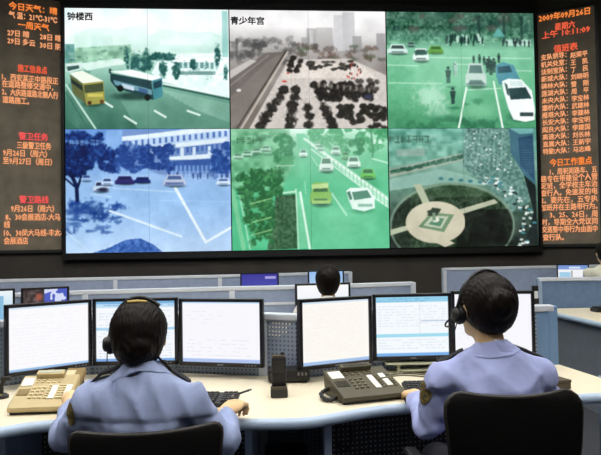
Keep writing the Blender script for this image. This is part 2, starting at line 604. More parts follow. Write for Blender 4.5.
C = (60, 0)
def paint_buses():
    p = Paint(64, 9, 229, 129.5, 60, 0, 3.339)
    p.grad([(30, (222, 250, 244)), (90, (232, 252, 246)), (150, (212, 240, 228)), (200, (188, 228, 212)), (240, (150, 205, 185)), (330, (84, 142, 122)), (430, (58, 118, 98))])
    p.mottle(np.ones_like(p.X), 6, p.n1)
    p.poly([(45, 165), (45, 120), (95, 100), (150, 95), (190, 105), (290, 75), (292, 165)], (186, 228, 216), .5)
    p.poly([(100, 165), (100, 112), (170, 118), (175, 165)], (150, 206, 194), .3)
    p.poly([(200, 170), (210, 95), (285, 88), (288, 170)], (190, 228, 218), .5)
    p.poly([(290, 120), (350, 98), (420, 110), (500, 105), (564, 130), (564, 175), (290, 175)], (186, 226, 216), .7)
    p.rect(330, 130, 470, 150, (222, 246, 240), .7)
    m = p.pmask([(15, 165), (230, 150), (240, 205), (60, 215), (15, 215)])
    p.put(m, (128, 186, 152), .8); p.mottle(m, 30, p.n2)
    p.poly([(15, 150), (45, 150), (48, 205), (15, 215)], (80, 146, 146), .8)
    p.poly([(60, 215), (190, 196), (220, 212), (85, 238)], (220, 244, 236), .8)
    p.poly([(300, 245), (325, 200), (400, 180), (564, 176), (564, 322), (430, 298), (330, 272)], (226, 250, 246), .95)
    p.mottle(p.pmask([(300, 245), (325, 200), (400, 180), (564, 176), (564, 322), (330, 272)]), 12, p.n2)
    p.poly([(340, 285), (564, 333), (564, 430), (250, 430), (170, 290)], (120, 180, 156), .45)
    [p.line([(330 + i * 16, 300 + i * 9), (564, 350 + i * 8)], 6, (178, 220, 202), .28) for i in range(8)]
    p.poly([(20, 290), (80, 235), (100, 240), (60, 300), (60, 430), (20, 400)], (74, 134, 116), .5)
    p.rect(375, 192, 515, 208, (236, 252, 250)); p.rect(380, 208, 510, 228, (96, 150, 150), .9)
    for x in range(385, 515, 18): p.rect(x, 206, x + 7, 246, (206, 236, 232), .9)
    p.rect(380, 238, 515, 250, (70, 122, 120), .7)
    for (x, y, rx, ry) in ((245, 210, 28, 36), (282, 205, 26, 40), (330, 190, 22, 18), (360, 190, 24, 16), (338, 232, 14, 30), (383, 240, 14, 30), (218, 195, 10, 40), (522, 190, 12, 46), (550, 240, 10, 30), (440, 215, 12, 20), (310, 190, 20, 16)):
        p.tree(x, y, rx, ry, (30, 92, 88), (72, 140, 128))
    p.rect(540, 36, 560, 190, (126, 194, 188), .75)
    p.line([(340, 287), (564, 333)], 6, (40, 92, 84), .9)
    p.line([(340, 280), (564, 325)], 4, (240, 254, 250), .9)
    p.line([(18, 285), (115, 432)], 6, (196, 232, 214), .85)
    p.line([(18, 310), (90, 432)], 4, (54, 108, 92), .8)
    for a in (((310, 370), (346, 391)), ((208, 388), (246, 412)), ((138, 338), (168, 357)), ((420, 370), (460, 384))):
        p.line(a, 7, (226, 246, 236), .85)
    p.rect(176, 200, 204, 218, (216, 236, 230)); p.rect(158, 232, 166, 246, (40, 70, 66))
    for i in range(70): p.rect((x := random.uniform(300, 560)), (y := random.uniform(184, 262)), x + random.uniform(3, 12), y + random.uniform(2, 8), random.choice([(70, 128, 122), (150, 200, 192), (110, 166, 158), (250, 255, 254)]), .55)
    for i in range(50): p.ell(random.uniform(15, 300), random.uniform(160, 205), random.uniform(4, 14), random.uniform(3, 8), random.choice([(90, 150, 126), (160, 206, 180), (60, 120, 104)]), .5, .5, .5)
    p.ell(150, 120, 120, 40, (226, 248, 242), .35, .9); p.ell(420, 130, 120, 40, (226, 248, 242), .5, .9)
    # yellow bus, seen from the rear
    p.ell(105, 348, 45, 12, (30, 70, 56), .7, .6)
    p.poly([(30, 250), (72, 280), (84, 350), (40, 312)], (104, 112, 66))
    p.poly([(32, 262), (70, 288), (73, 306), (34, 278)], (44, 62, 54))
    p.poly([(30, 246), (72, 238), (140, 272), (72, 280)], (232, 240, 224))
    p.poly([(72, 280), (140, 272), (144, 345), (84, 352)], (164, 160, 70))
    p.poly([(76, 286), (138, 278), (140, 306), (79, 312)], (74, 88, 58))
    p.rect(88, 314, 138, 324, (206, 196, 84)); p.rect(88, 338, 100, 350, (90, 50, 40)); p.rect(128, 334, 140, 346, (110, 70, 40))
    p.poly([(20, 215), (70, 210), (72, 232), (30, 244), (18, 240)], (206, 228, 222)); p.poly([(20, 225), (60, 220), (62, 230), (24, 240)], (60, 100, 96))
    # dark coach, seen from the side
    p.ell(240, 322, 90, 18, (20, 56, 50), .75, .6)
    p.poly([(162, 246), (300, 270), (306, 334), (180, 294), (162, 270)], (34, 74, 80))
    p.poly([(172, 268), (300, 300), (302, 318), (178, 284)], (104, 156, 172))
    p.poly([(200, 280), (240, 290), (240, 304), (202, 294)], (190, 210, 226)); p.poly([(255, 292), (285, 300), (285, 314), (256, 306)], (62, 104, 150))
    p.poly([(160, 240), (235, 234), (336, 260), (302, 270)], (230, 244, 238))
    p.poly([(302, 270), (336, 260), (337, 322), (307, 335)], (60, 140, 152)); p.poly([(306, 276), (334, 267), (334, 290), (307, 298)], (30, 70, 84))
    for x, y in ((195, 296), (285, 326)): p.ell(x, y, 11, 11, (16, 30, 30))
    p.ell(300, 95, 330, 90, (238, 252, 248), .55, 1.0)
    p.finish(1.16, 150, 0.8, 6)
    p.a += 6
    p.blur(1)
    return p.out()

def paint_plaza():
    p = Paint(229.5, 10.5, 385.5, 128.5, 220, 0, 3.339)
    p.grad([(35, (240, 240, 240)), (90, (236, 234, 234)), (130, (206, 204, 203)), (170, (170, 166, 163)), (230, (150, 144, 140)), (430, (120, 112, 104))])
    p.mottle(np.ones_like(p.X), 6, p.n1)
    for (x0, y0, x1, y1, c, al) in ((285, 95, 320, 165, (150, 150, 150), .6), (268, 125, 300, 160, (150, 150, 148), .6), (320, 92, 375, 165, (158, 158, 156), .5), (378, 50, 412, 170, (206, 206, 208), .85), (408, 40, 448, 170, (196, 196, 198), .85), (440, 120, 470, 175, (150, 150, 150), .7), (520, 110, 550, 180, (150, 148, 150), .7), (480, 150, 550, 190, (170, 168, 168), .6), (150, 130, 200, 160, (178, 176, 176), .5)):
        p.rect(x0, y0, x1, y1, c, al)
    p.rect(297, 100, 308, 160, (206, 206, 206), .7)
    for i in range(46):
        p.ell(random.uniform(28, 250), random.uniform(135, 205), random.uniform(12, 30), random.uniform(8, 18), (78 + random.randint(0, 30),) * 3, .5, .6, .6)
    for i in range(36):
        p.ell(random.uniform(240, 550), random.uniform(150, 205), random.uniform(14, 30), random.uniform(7, 14), (84 + random.randint(0, 30), 82 + random.randint(0, 20), 80), .6, .5, .6)
    p.rect(52, 130, 60, 200, (90, 90, 90), .5)
    # pale square and the avenue
    p.poly([(225, 200), (430, 195), (550, 250), (553, 432), (90, 432)], (204, 197, 191))
    p.poly([(220, 215), (460, 212), (520, 260), (200, 262)], (222, 214, 206))
    p.mottle(p.pmask([(225, 200), (430, 195), (550, 250), (553, 432), (90, 432)]), 7, p.n3)
    p.poly([(28, 262), (150, 178), (222, 172), (200, 215), (60, 432), (28, 432)], (118, 112, 108))
    p.poly([(28, 330), (150, 210), (190, 185), (205, 190), (75, 400), (28, 432)], (134, 126, 120), .8)
    p.poly([(28, 240), (100, 200), (120, 205), (28, 268)], (200, 196, 192), .9)
    p.line([(222, 175), (66, 428)], 7, (196, 186, 176), .9); p.line([(216, 172), (52, 428)], 5, (70, 62, 58), .8)
    p.line([(160, 185), (28, 290)], 3, (170, 164, 158), .7)
    for (xa, ya, xb, yb, n, r) in ((205, 300, 130, 420, 7, 20), (245, 300, 225, 420, 6, 20), (240, 195, 225, 235, 4, 12), (262, 205, 255, 235, 3, 12), (290, 360, 290, 415, 3, 20), (345, 360, 370, 425, 4, 20)):
        for i in range(n):
            t = i / (n - 1)
            p.tree(xa + (xb - xa) * t + random.uniform(-3, 3), ya + (yb - ya) * t, r, r * .85, (38, 36, 34), (70, 66, 58))
    for i in range(60):
        t = random.random(); y = random.uniform(278, 332)
        p.tree(308 + t * 200 + (y - 280) * .25, y, 15, 13, (36, 34, 32), (74, 70, 62))
    for i in range(9): p.ell(325 + i * 21, 283 + i * 2, 6, 12, (176, 168, 160), .6, .5)
    for i in range(34): p.tree(random.uniform(390, 545), random.uniform(355, 388), 16, 12, (36, 36, 32), (78, 74, 66))
    for i in range(12): p.tree(random.uniform(400, 550), random.uniform(395, 428), 13, 10, (44, 42, 38), (90, 86, 76))
    for i in range(26): p.tree(random.uniform(285, 440), random.uniform(196, 232), 12, 6, (60, 58, 54), (98, 94, 86))
    for i in range(8): p.tree(random.uniform(450, 552), random.uniform(230, 300), 13, 10, (78, 74, 70), (110, 104, 98))
    for i in range(26): p.ell(random.uniform(420, 480), random.uniform(210, 262), 3, 5, random.choice([(60, 50, 48), (180, 80, 70), (230, 224, 220)]), .8)
    p.ell(210, 272, 10, 4, (200, 60, 50), .9, .4); p.ell(222, 245, 5, 3, (190, 60, 60), .8); p.ell(60, 302, 8, 5, (230, 230, 230), .9); p.ell(490, 322, 18, 10, (70, 76, 120), .6, .5)
    p.finish(1.1, 150, 1.0, 6)
    p.blur(2)
    return p.out()

def paint_crossing():
    p = Paint(385.5, 11.5, 535, 128, 380, 0, 3.339)
    p.grad([(38, (62, 104, 86)), (90, (58, 104, 84)), (130, (88, 146, 118)), (165, (128, 196, 160)), (230, (118, 194, 152)), (320, (98, 180, 134)), (430, (70, 150, 106))])
    m = p.pmask([(15, 38), (505, 38), (505, 135), (15, 150)])
    p.mottle(m, 22, p.n2); p.mottle(m, 26, p.n3)
    for i in range(24): p.ell(random.uniform(15, 505), random.uniform(45, 120), random.uniform(10, 34), random.uniform(8, 24), random.choice([(34, 70, 62), (90, 130, 112), (50, 88, 84), (110, 90, 90)]), .45, .6, .6)
    for x in (325, 410, 470): p.rect(x, 50, x + 10, 140, (36, 66, 60), .7)
    p.poly([(375, 120), (395, 88), (420, 120)], (90, 170, 166), .8)
    for i in range(40): p.person(random.uniform(215, 345), random.uniform(132, 152), 24, random.choice([(30, 60, 54), (190, 226, 210), (40, 70, 66)]))
    p.rect(420, 128, 505, 150, (200, 232, 220), .7)
    for i in range(12): p.person(random.uniform(410, 500), random.uniform(140, 156), 22, (40, 62, 60))
    p.ell(165, 320, 80, 55, (206, 240, 220), .6, .7, .5); p.ell(190, 360, 60, 40, (196, 236, 212), .4, .7, .5); p.ell(60, 250, 60, 60, (84, 170, 124), .5, .8, .4)
    p.ell(320, 370, 90, 50, (176, 230, 196), .35, .8, .4); p.ell(450, 210, 70, 30, (110, 186, 150), .4, .8)
    p.ell(320, 335, 26, 14, (52, 120, 86), .6, .6, .5); p.ell(280, 345, 16, 7, (60, 130, 92), .6, .6)
    p.ell(330, 410, 90, 26, (40, 106, 76), .7, .6, .7); p.ell(140, 425, 90, 24, (44, 112, 80), .6, .6, .7); p.ell(60, 400, 50, 60, (60, 136, 96), .5, .8, .4)
    p.ell(215, 395, 60, 14, (42, 108, 80), .5, .6, .6)
    p.line([(284, 290), (252, 430)], 6, (226, 248, 232)); p.line([(376, 270), (404, 430)], 6, (226, 248, 232))
    p.line([(284, 298), (400, 292)], 3, (206, 240, 220), .8)
    for yy, a, b_ in ((190, 150, 320), (216, 20, 120), (212, 250, 300), (275, 25, 200), (232, 430, 505), (190, 330, 505)):
        p.line([(a, yy), (b_, yy + 2)], 4, (196, 236, 214), .6)
    p.car(55, 165, 66, 34, (206, 232, 226)); p.car(100, 148, 30, 18, (120, 160, 150)); p.car(182, 166, 52, 28, (96, 160, 60), (50, 90, 50)); p.car(132, 184, 54, 46, (224, 240, 236))
    p.poly([(110, 168), (155, 168), (152, 182), (113, 184)], (48, 84, 80), .8)
    for x, y, h in ((222, 276, 58), (236, 345, 58), (245, 250, 44), (356, 240, 48), (368, 248, 52), (378, 240, 50), (330, 212, 34), (310, 212, 30), (395, 208, 34), (345, 214, 30), (362, 216, 32)):
        p.person(x, y, h, random.choice([(28, 50, 50), (36, 56, 58)]))
    p.person(247, 252, 50, (170, 206, 196))
    p.ell(230, 288, 22, 5, (40, 100, 74), .5, .5); p.ell(240, 358, 26, 6, (40, 100, 74), .5, .5)
    # silver taxi, blue car and white saloon
    p.car(316, 250, 70, 82, (198, 214, 210), (60, 90, 92)); p.rect(292, 270, 342, 280, (50, 84, 80), .7)
    p.poly([(385, 215), (410, 204), (445, 215), (465, 262), (450, 275), (395, 280), (384, 250)], (74, 140, 160)); p.poly([(390, 220), (432, 216), (440, 238), (392, 242)], (40, 76, 92))
    p.ell(470, 388, 60, 22, (30, 84, 62), .7, .6)
    p.poly([(404, 268), (425, 260), (470, 262), (505, 300), (514, 360), (512, 398), (480, 404), (440, 396), (424, 360), (408, 300)], (232, 242, 240))
    p.poly([(424, 292), (484, 288), (504, 326), (432, 330)], (44, 72, 74)); p.poly([(412, 272), (422, 280), (428, 318), (420, 312)], (54, 86, 84))
    p.poly([(430, 268), (468, 268), (478, 284), (432, 286)], (206, 224, 222))
    p.rect(462, 372, 508, 386, (54, 74, 74)); p.ell(450, 374, 9, 6, (250, 252, 250))
    p.smudges(48, 66, 6, 14, 20, (88, 150, 116), .5)
    p.ell(260, 240, 260, 110, (176, 226, 198), .3, 1.0)
    p.finish(1.12, 130, 0.9, 7)
    p.a += 4
    p.blur(2)
    return p.out()

def paint_blue():
    p = Paint(66, 129.5, 231, 252.5, 60, 120, 3.25)
    p.grad([(30, (116, 160, 222)), (120, (130, 172, 228)), (200, (160, 196, 238)), (260, (160, 198, 240)), (340, (172, 206, 244)), (430, (196, 222, 250))])
    p.poly([(150, 35), (260, 35), (250, 130), (150, 110)], (150, 190, 238), .8)
    # white offices with bands of windows
    p.poly([(200, 35), (552, 35), (552, 190), (350, 190), (200, 130)], (128, 158, 208))
    p.poly([(205, 60), (420, 30), (552, 30), (552, 62), (270, 100)], (196, 220, 248))
    for k, (x0, y0, x1, y1) in enumerate(((200, 62, 552, 26), (262, 96, 552, 66), (355, 128, 500, 118))):
        p.poly([(x0, y0 - 6), (x1, y1 - 6), (x1, y1 + 8), (x0, y0 + 8)], (232, 246, 254))
        for i in range(18):
            t = i / 18.0
            x = x0 + (x1 - x0) * t; y = y0 + (y1 - y0) * t
            if k == 2 and x > 495: break
            p.rect(x + 3, y + 10, x + 11, y + 28, (78, 112, 180), .85)
    p.rect(290, 104, 350, 112, (226, 242, 254)); p.rect(390, 92, 402, 122, (220, 238, 252)); p.rect(430, 90, 440, 122, (220, 238, 252)); p.rect(480, 88, 490, 122, (216, 236, 252))
    p.rect(350, 132, 552, 168, (66, 100, 168), .7)
    for i in range(14): p.rect(360 + i * 14, 150, 366 + i * 14, 190, (150, 190, 240), .7)
    for i in range(60): p.tree(random.uniform(170, 360), random.uniform(90, 165), random.uniform(12, 26), random.uniform(9, 18), (44, 78, 146), (74, 112, 182))
    for i in range(26): p.tree(random.uniform(495, 560), random.uniform(80, 180), random.uniform(10, 20), random.uniform(10, 18), (46, 84, 152), (80, 122, 190))
    for i in range(70): p.tree(random.uniform(12, 165), random.uniform(45, 175), random.uniform(14, 30), random.uniform(12, 22), (28, 56, 116), (62, 104, 178))
    for i in range(24): p.tree(random.uniform(10, 90), random.uniform(80, 185), 18, 13, (22, 44, 96), (48, 84, 150))
    p.line([(40, 180), (55, 215), (57, 262)], 12, (22, 40, 84)); p.line([(70, 185), (58, 220)], 8, (22, 40, 84)); p.line([(20, 190), (48, 215)], 6, (26, 46, 92))
    p.rect(160, 178, 560, 196, (176, 206, 244), .5)
    for i in range(20): p.person(random.uniform(345, 545), random.uniform(186, 200), 20, random.choice([(60, 84, 140), (110, 140, 196)]))
    p.ell(70, 295, 110, 40, (38, 72, 140), .75, .6, .7); p.ell(40, 330, 60, 30, (44, 82, 152), .6, .6, .6)
    for i in range(24): p.ell(random.uniform(20, 200), random.uniform(265, 365), random.uniform(12, 36), random.uniform(6, 12), (36, 72, 146), .55, .6, .6)
    for i in range(10): p.ell(random.uniform(20, 160), random.uniform(270, 400), random.uniform(12, 30), random.uniform(4, 10), (180, 214, 250), .5, .6, .5)
    p.line([(20, 360), (100, 430)], 6, (206, 230, 252), .8); p.line([(20, 410), (60, 432)], 5, (196, 224, 250), .8)
    p.poly([(100, 430), (150, 415), (210, 388), (255, 384), (300, 405), (330, 430)], (64, 104, 178), .9)
    p.mottle(p.pmask([(100, 430), (210, 388), (255, 384), (330, 430)]), 26, p.n3)
    p.line([(160, 295), (390, 380)], 7, (226, 242, 254)); p.line([(372, 222), (470, 400)], 9, (238, 250, 255)); p.line([(470, 400), (560, 350)], 8, (234, 248, 255))
    p.line([(170, 222), (380, 236)], 4, (196, 224, 250), .8); p.line([(300, 262), (556, 270)], 3, (186, 216, 248), .6); p.line([(100, 240), (165, 250)], 4, (206, 230, 250), .7)
    p.car(133, 218, 52, 36, (206, 224, 246), (24, 34, 70)); p.ell(140, 226, 22, 9, (26, 30, 60), .8, .5)
    p.car(152, 202, 38, 26, (196, 218, 244), (40, 62, 110)); p.car(86, 190, 34, 22, (170, 200, 240), (50, 76, 130))
    p.car(208, 198, 62, 28, (64, 60, 122), (36, 44, 92)); p.car(265, 198, 56, 22, (36, 56, 120), (26, 40, 90))
    p.car(370, 200, 72, 40, (196, 206, 226), (70, 96, 150)); p.rect(340, 204, 400, 212, (100, 120, 170), .8); p.car(530, 205, 46, 26, (220, 236, 250), (70, 100, 160))
    p.smudges(34, 66, 7, 15, 18, (140, 176, 226), .55)
    p.finish(1.1, 160, 1.0, 8)
    p.a -= 8
    p.blur(2)
    return p.out()

def paint_avenue():
    p = Paint(231.5, 129, 390.5, 249, 220, 120, 3.25)
    p.grad([(25, (214, 250, 232)), (60, (156, 222, 184)), (120, (104, 196, 146)), (220, (88, 192, 140)), (300, (84, 196, 142)), (420, (74, 190, 134))])
    p.mottle(np.ones_like(p.X), 8, p.n1)
    m = p.pmask([(35, 28), (230, 28), (235, 150), (200, 225), (35, 225)])
    p.put(m, (106, 180, 132), .8); p.mottle(m, 26, p.n2)
    for i in range(16): p.ell(random.uniform(35, 180), random.uniform(45, 130), random.uniform(10, 30), random.uniform(5, 12), random.choice([(176, 226, 196), (56, 120, 84), (90, 160, 120)]), .5, .5, .5)
    for i in range(4): p.car(60 + i * 30, 118 - i * 8, 34, 18, (170, 216, 190), (60, 110, 86))
    for i in range(22): p.tree(random.uniform(180, 235), random.uniform(50, 130), 14, 14, (46, 128, 80), (90, 172, 118))
    p.rect(200, 118, 240, 150, (70, 160, 100), .8); p.line([(180, 150), (242, 148)], 3, (190, 236, 206), .8)
    for i in range(40): p.tree(random.uniform(300, 545), random.uniform(25, 95), random.uniform(14, 28), random.uniform(10, 20), (66, 160, 104), (120, 204, 152))
    for i in range(14): p.tree(random.uniform(420, 470), random.uniform(70, 110), 12, 10, (44, 126, 80), (90, 176, 120))
    p.ell(250, 30, 40, 30, (238, 255, 246), .8, .9)
    p.poly([(250, 45), (275, 45), (552, 300), (552, 420), (285, 420)], (96, 200, 148), .8)
    p.poly([(180, 245), (245, 240), (248, 415), (150, 418)], (62, 104, 72)); p.mottle(p.pmask([(180, 245), (245, 240), (248, 415), (150, 418)]), 22, p.n3)
    p.poly([(250, 235), (262, 235), (288, 415), (256, 415)], (150, 226, 182), .5)
    p.line([(246, 225), (252, 415)], 5, (196, 240, 212), .9); p.line([(260, 235), (288, 415)], 7, (226, 252, 236)); p.line([(190, 238), (246, 232)], 6, (200, 238, 214), .9)
    p.line([(40, 225), (75, 415)], 14, (130, 210, 158), .8); p.line([(60, 225), (95, 415)], 4, (200, 240, 214), .7)
    for i in range(50): p.tree(random.uniform(70, 190), random.uniform(165, 250), random.uniform(12, 24), random.uniform(12, 22), (38, 106, 62), (84, 170, 96))
    for i in range(34): p.tree(random.uniform(85, 175), random.uniform(245, 400), random.uniform(10, 20), random.uniform(14, 26), (44, 112, 66), (90, 170, 100))
    for y in (270, 330, 370): p.line([(100, y), (165, y - 16)], 4, (170, 226, 150), .7)
    p.line([(365, 240), (412, 310)], 5, (200, 244, 220), .9); p.line([(300, 120), (320, 150)], 3, (190, 240, 210), .8); p.line([(275, 200), (278, 240)], 3, (180, 236, 204), .6)
    # white railing along the middle of the road
    p.poly([(270, 60), (285, 62), (550, 252), (552, 290), (500, 256), (380, 150)], (200, 242, 218), .85)
    p.line([(275, 62), (552, 262)], 5, (240, 255, 246)); p.line([(300, 96), (552, 288)], 4, (226, 250, 236), .9)
    for i in range(22):
        t = i / 21; p.line([(285 + 265 * t, 72 + 184 * t), (285 + 265 * t, 78 + 210 * t)], 3, (120, 200, 154), .8)
    p.line([(498, 28), (502, 130)], 5, (70, 140, 100), .9); p.line([(500, 128), (552, 142)], 5, (190, 240, 212), .9)
    for (x, y, w, h, c) in ((330, 92, 24, 20, (160, 220, 190)), (272, 110, 28, 26, (226, 246, 236)), (348, 148, 46, 50, (224, 244, 234)), (380, 102, 32, 30, (206, 236, 222)), (412, 118, 30, 26, (110, 190, 130)), (438, 140, 46, 38, (222, 244, 234)), (485, 178, 50, 36, (110, 200, 96)), (320, 80, 18, 16, (180, 226, 200))):
        p.car(x, y, w, h, c, (50, 100, 76))
    p.car(328, 242, 72, 76, (142, 196, 96), (56, 100, 72)); p.poly([(298, 210), (355, 206), (352, 222), (300, 224)], (196, 226, 150)); p.rect(300, 262, 360, 272, (190, 226, 130), .8)
    p.ell(462, 296, 50, 14, (46, 130, 88), .7, .6)
    p.poly([(412, 232), (425, 222), (485, 222), (505, 255), (506, 288), (470, 298), (432, 290), (420, 262)], (238, 250, 246)); p.poly([(430, 236), (482, 230), (496, 254), (438, 262)], (84, 136, 116)); p.poly([(414, 236), (424, 232), (432, 258), (424, 262)], (70, 120, 100))
    p.rect(450, 274, 498, 284, (120, 170, 150), .8); p.ell(440, 276, 6, 5, (255, 255, 255))
    p.smudges(56, 58, 5, 15, 20, (60, 110, 80), .6)
    p.rect(505, 66, 512, 80, (240, 255, 246), .8); p.rect(522, 66, 534, 80, (240, 255, 246), .7)
    p.ell(330, 90, 260, 130, (214, 246, 228), .4, 1.0); p.ell(400, 330, 200, 140, (150, 222, 184), .35, 1.0)
    p.finish(1.06, 150, 0.9, 6)
    p.blur(2)
    return p.out()

def paint_roundabout():
    p = Paint(390.5, 128.5, 538.5, 246.5, 380, 120, 3.25)
    p.grad([(25, (84, 150, 140)), (90, (96, 160, 142)), (150, (110, 158, 140)), (200, (92, 140, 118)), (300, (60, 90, 76)), (400, (34, 44, 40))])
    p.mottle(np.ones_like(p.X), 10, p.n2)
    m = p.pmask([(35, 28), (270, 28), (275, 110), (35, 150)])
    p.put(m, (82, 160, 134), .6); p.mottle(m, 26, p.n2)
    for i in range(12):
        x, y = random.uniform(40, 260), random.uniform(40, 105); p.rect(x, y, x + random.uniform(15, 50), y + random.uniform(8, 20), random.choice([(150, 200, 180), (60, 124, 106), (120, 180, 160), (176, 190, 180)]), .5)
    p.rect(60, 95, 150, 118, (150, 166, 156), .6)
    p.poly([(35, 160), (270, 108), (280, 130), (35, 185)], (150, 166, 148))
    for i in range(34): t = i / 33; p.tree(45 + 225 * t, 168 - 48 * t, 8, 8, (34, 84, 64), (90, 140, 110))
    p.poly([(35, 190), (200, 160), (290, 180), (360, 215), (200, 205), (35, 228)], (128, 174, 158))
    m = p.pmask([(270, 150), (285, 28), (425, 28), (440, 130), (500, 260), (430, 300), (330, 200)])
    p.put(m, (88, 132, 122), .9); p.mottle(m, 30, p.n3)
    for i in range(8): p.line([(300 + i * 14, 175 - i * 3), (320 + i * 12, 30)], 4, (150, 196, 184), .35)
    for i in range(110):
        y = random.uniform(32, 170); x = 275 + (y - 28) * random.uniform(-.05, .3) + random.uniform(0, 130)
        p.rect(x, y, x + random.uniform(3, 8), y + random.uniform(2, 5), random.choice([(226, 240, 236), (190, 214, 206), (50, 84, 80), (40, 70, 70)]), .85)
    p.poly([(425, 28), (503, 38), (508, 220), (470, 180), (430, 110)], (56, 104, 122)); p.poly([(455, 60), (503, 50), (506, 200), (460, 150)], (36, 74, 104)); p.poly([(425, 28), (505, 28), (503, 44), (460, 48)], (116, 190, 182), .8)
    for i in range(14): p.rect(462, 66 + i * 8, 500, 69 + i * 8, (70, 116, 140), .5)
    p.poly([(470, 180), (508, 215), (510, 400), (470, 400), (500, 300)], (26, 36, 36))
    # the planted island
    p.ell(235, 340, 204, 139, (120, 150, 126), .8, .02); p.ell(235, 342, 196, 132, (40, 62, 42), 1, .03)
    m = ((((p.X - 235) / 196) ** 2 + ((p.Y - 342) / 132) ** 2) < 1).astype(float)
    p.mottle(m, 22, p.n3); p.mottle(m, 14, p.n2)
    p.put(m * (p.Y < 250), (64, 100, 66), .5); p.put(m * (p.X > 245) * (p.Y > 290), (18, 20, 18), .65); p.put(m * (p.X < 100) * (p.Y > 250), (28, 38, 30), .5)
    p.poly([(112, 208), (136, 206), (164, 270), (144, 280)], (166, 178, 148)); p.poly([(250, 292), (372, 258), (384, 270), (262, 306)], (176, 182, 154)); p.poly([(35, 352), (100, 336), (104, 350), (35, 370)], (170, 180, 150))
    p.ell(180, 330, 97, 68, (196, 190, 164), 1, .03)
    p.poly([(150, 380), (205, 380), (240, 398), (208, 410)], (196, 190, 164))
    p.poly([(124, 344), (166, 298), (240, 306), (206, 362)], (104, 138, 100)); p.poly([(140, 340), (170, 308), (222, 312), (198, 350)], (176, 190, 164)); p.poly([(156, 336), (176, 316), (208, 318), (194, 344)], (80, 130, 96))
    p.ell(172, 296, 22, 14, (44, 60, 46), 1, .2, .5); p.ell(180, 322, 12, 8, (210, 214, 196)); p.rect(170, 300, 180, 325, (110, 140, 110))
    p.poly([(280, 402), (300, 330), (360, 290), (400, 320), (415, 402)], (16, 18, 17), .5)
    for i in range(90):
        t = random.random(); a = -1.2 + 1.9 * t; r = random.uniform(1.08, 1.3)
        x, y = 235 + 205 * r * math.cos(a), 342 + 140 * r * math.sin(a)
        w = random.uniform(6, 15)
        p.poly([(x - w / 2, y - 4), (x + w / 2, y - 2), (x + w / 2, y + 4), (x - w / 2, y + 3)], random.choice([(230, 240, 236), (196, 214, 206), (30, 44, 44), (60, 140, 150), (30, 40, 40)]), .9)
    for i in range(7): p.ell(200 + i * 32, 190 + i * 3, 8, 5, (40, 110, 120), .8)
    p.smudges(36, 52, 7, 17, 22, (40, 84, 66), .7)
    p.ell(200, 100, 260, 90, (150, 190, 176), .25, 1.0)
    p.finish(1.08, 120, 0.85, 7)
    p.a += 8
    p.blur(2)
    return p.out()

# ------------------------------------------------------------------ the video wall
SCR = [  # left, right at top and bottom rows measured once; every screen is a box hung on the wall
    ('TL', 64.3, 229.0, 9.5, 129.3, paint_buses, 'video wall screen showing two buses on a hazy green-tinted road'),
    ('TM', 229.8, 385.0, 10.6, 128.6, paint_plaza, 'video wall screen showing a grey foggy plaza with rows of trees'),
    ('TR', 385.8, 534.2, 11.8, 128.0, paint_crossing, 'video wall screen showing a green junction with people around stopped cars'),
    ('BL', 66.0, 230.9, 130.2, 252.6, paint_blue, 'video wall screen tinted blue showing a wide empty crossroads and trees'),
    ('BM', 231.7, 389.8, 129.5, 249.4, paint_avenue, 'video wall screen tinted green showing taxis and white cars along a railing'),
    ('BR', 390.6, 538.0, 128.9, 246.4, paint_roundabout, 'video wall screen showing a roundabout with a planted circular island'),
]
wall_rz = math.atan2(wt.y, wt.x)
OFF = 0.10
zt = sum(on_wall((s[1] + s[2]) / 2, s[3], OFF).z for s in SCR[:3]) / 3
zb = sum(on_wall((s[1] + s[2]) / 2, s[4], OFF).z for s in SCR[3:]) / 3
zm = sum(on_wall((s[1] + s[2]) / 2, s[4], OFF).z for s in SCR[:3]) / 3
xs_cols = []
for k in range(3):
    a = on_wall((SCR[k][1] + SCR[k + 3][1]) / 2, (SCR[k][4]), OFF)
    c = on_wall((SCR[k][2] + SCR[k + 3][2]) / 2, (SCR[k][4]), OFF)
    xs_cols.append((a, c))
for k, (nm, xl, xr, yt, yb, fn, label) in enumerate(SCR):
    a, c = xs_cols[k % 3]
    z0, z1 = (zm + 0.0015, zt) if k < 3 else (zb, zm - 0.0015)
    w = (c - a).length
    h = z1 - z0
    root = empty('video_wall_screen', (a.x, a.y, z0), wall_rz, label, 'screen', 'video wall screens')
    img = fn()
    Wd = img.shape[1]
    hw = Wd // 2
    obj('cabinet', bx((w / 2, 0.05, h / 2), (w, 0.08, h)), 'black_frame', root)
    g = 0.003
    obj('display_panel', picture_mesh('display_panel', img[:, :hw], w / 2 - g, h - 0.002, 0.002), None, root, loc=(0, 0, 0.001))
    obj('display_panel', picture_mesh('display_panel', img[:, hw:], w / 2 - g, h - 0.002, w / 2 + g / 2), None, root, loc=(0, 0, 0.001))
    if nm in ('TL', 'TM'):
        body, tx0, tx1, ty = ('钟楼西', 67.5, 92.5, 20.5) if nm == 'TL' else ('青少年宫', 230.8, 264.0, 24.8)
        q0, q1 = on_wall(tx0, ty, OFF), on_wall(tx1, ty, OFF)
        me = text_mesh(body, (q1 - q0).length, 0.115, 0.03)
        me.materials.append(mat('caption_dark', rgb(20, 46, 48), 0.8) if nm == 'TL' else mat('caption_black', rgb(24, 22, 24), 0.8))
        obj('caption', me, None, root, loc=((q0 - a).dot(wt), -0.006, q0.z - z0), rot=(math.pi / 2, 0, 0))

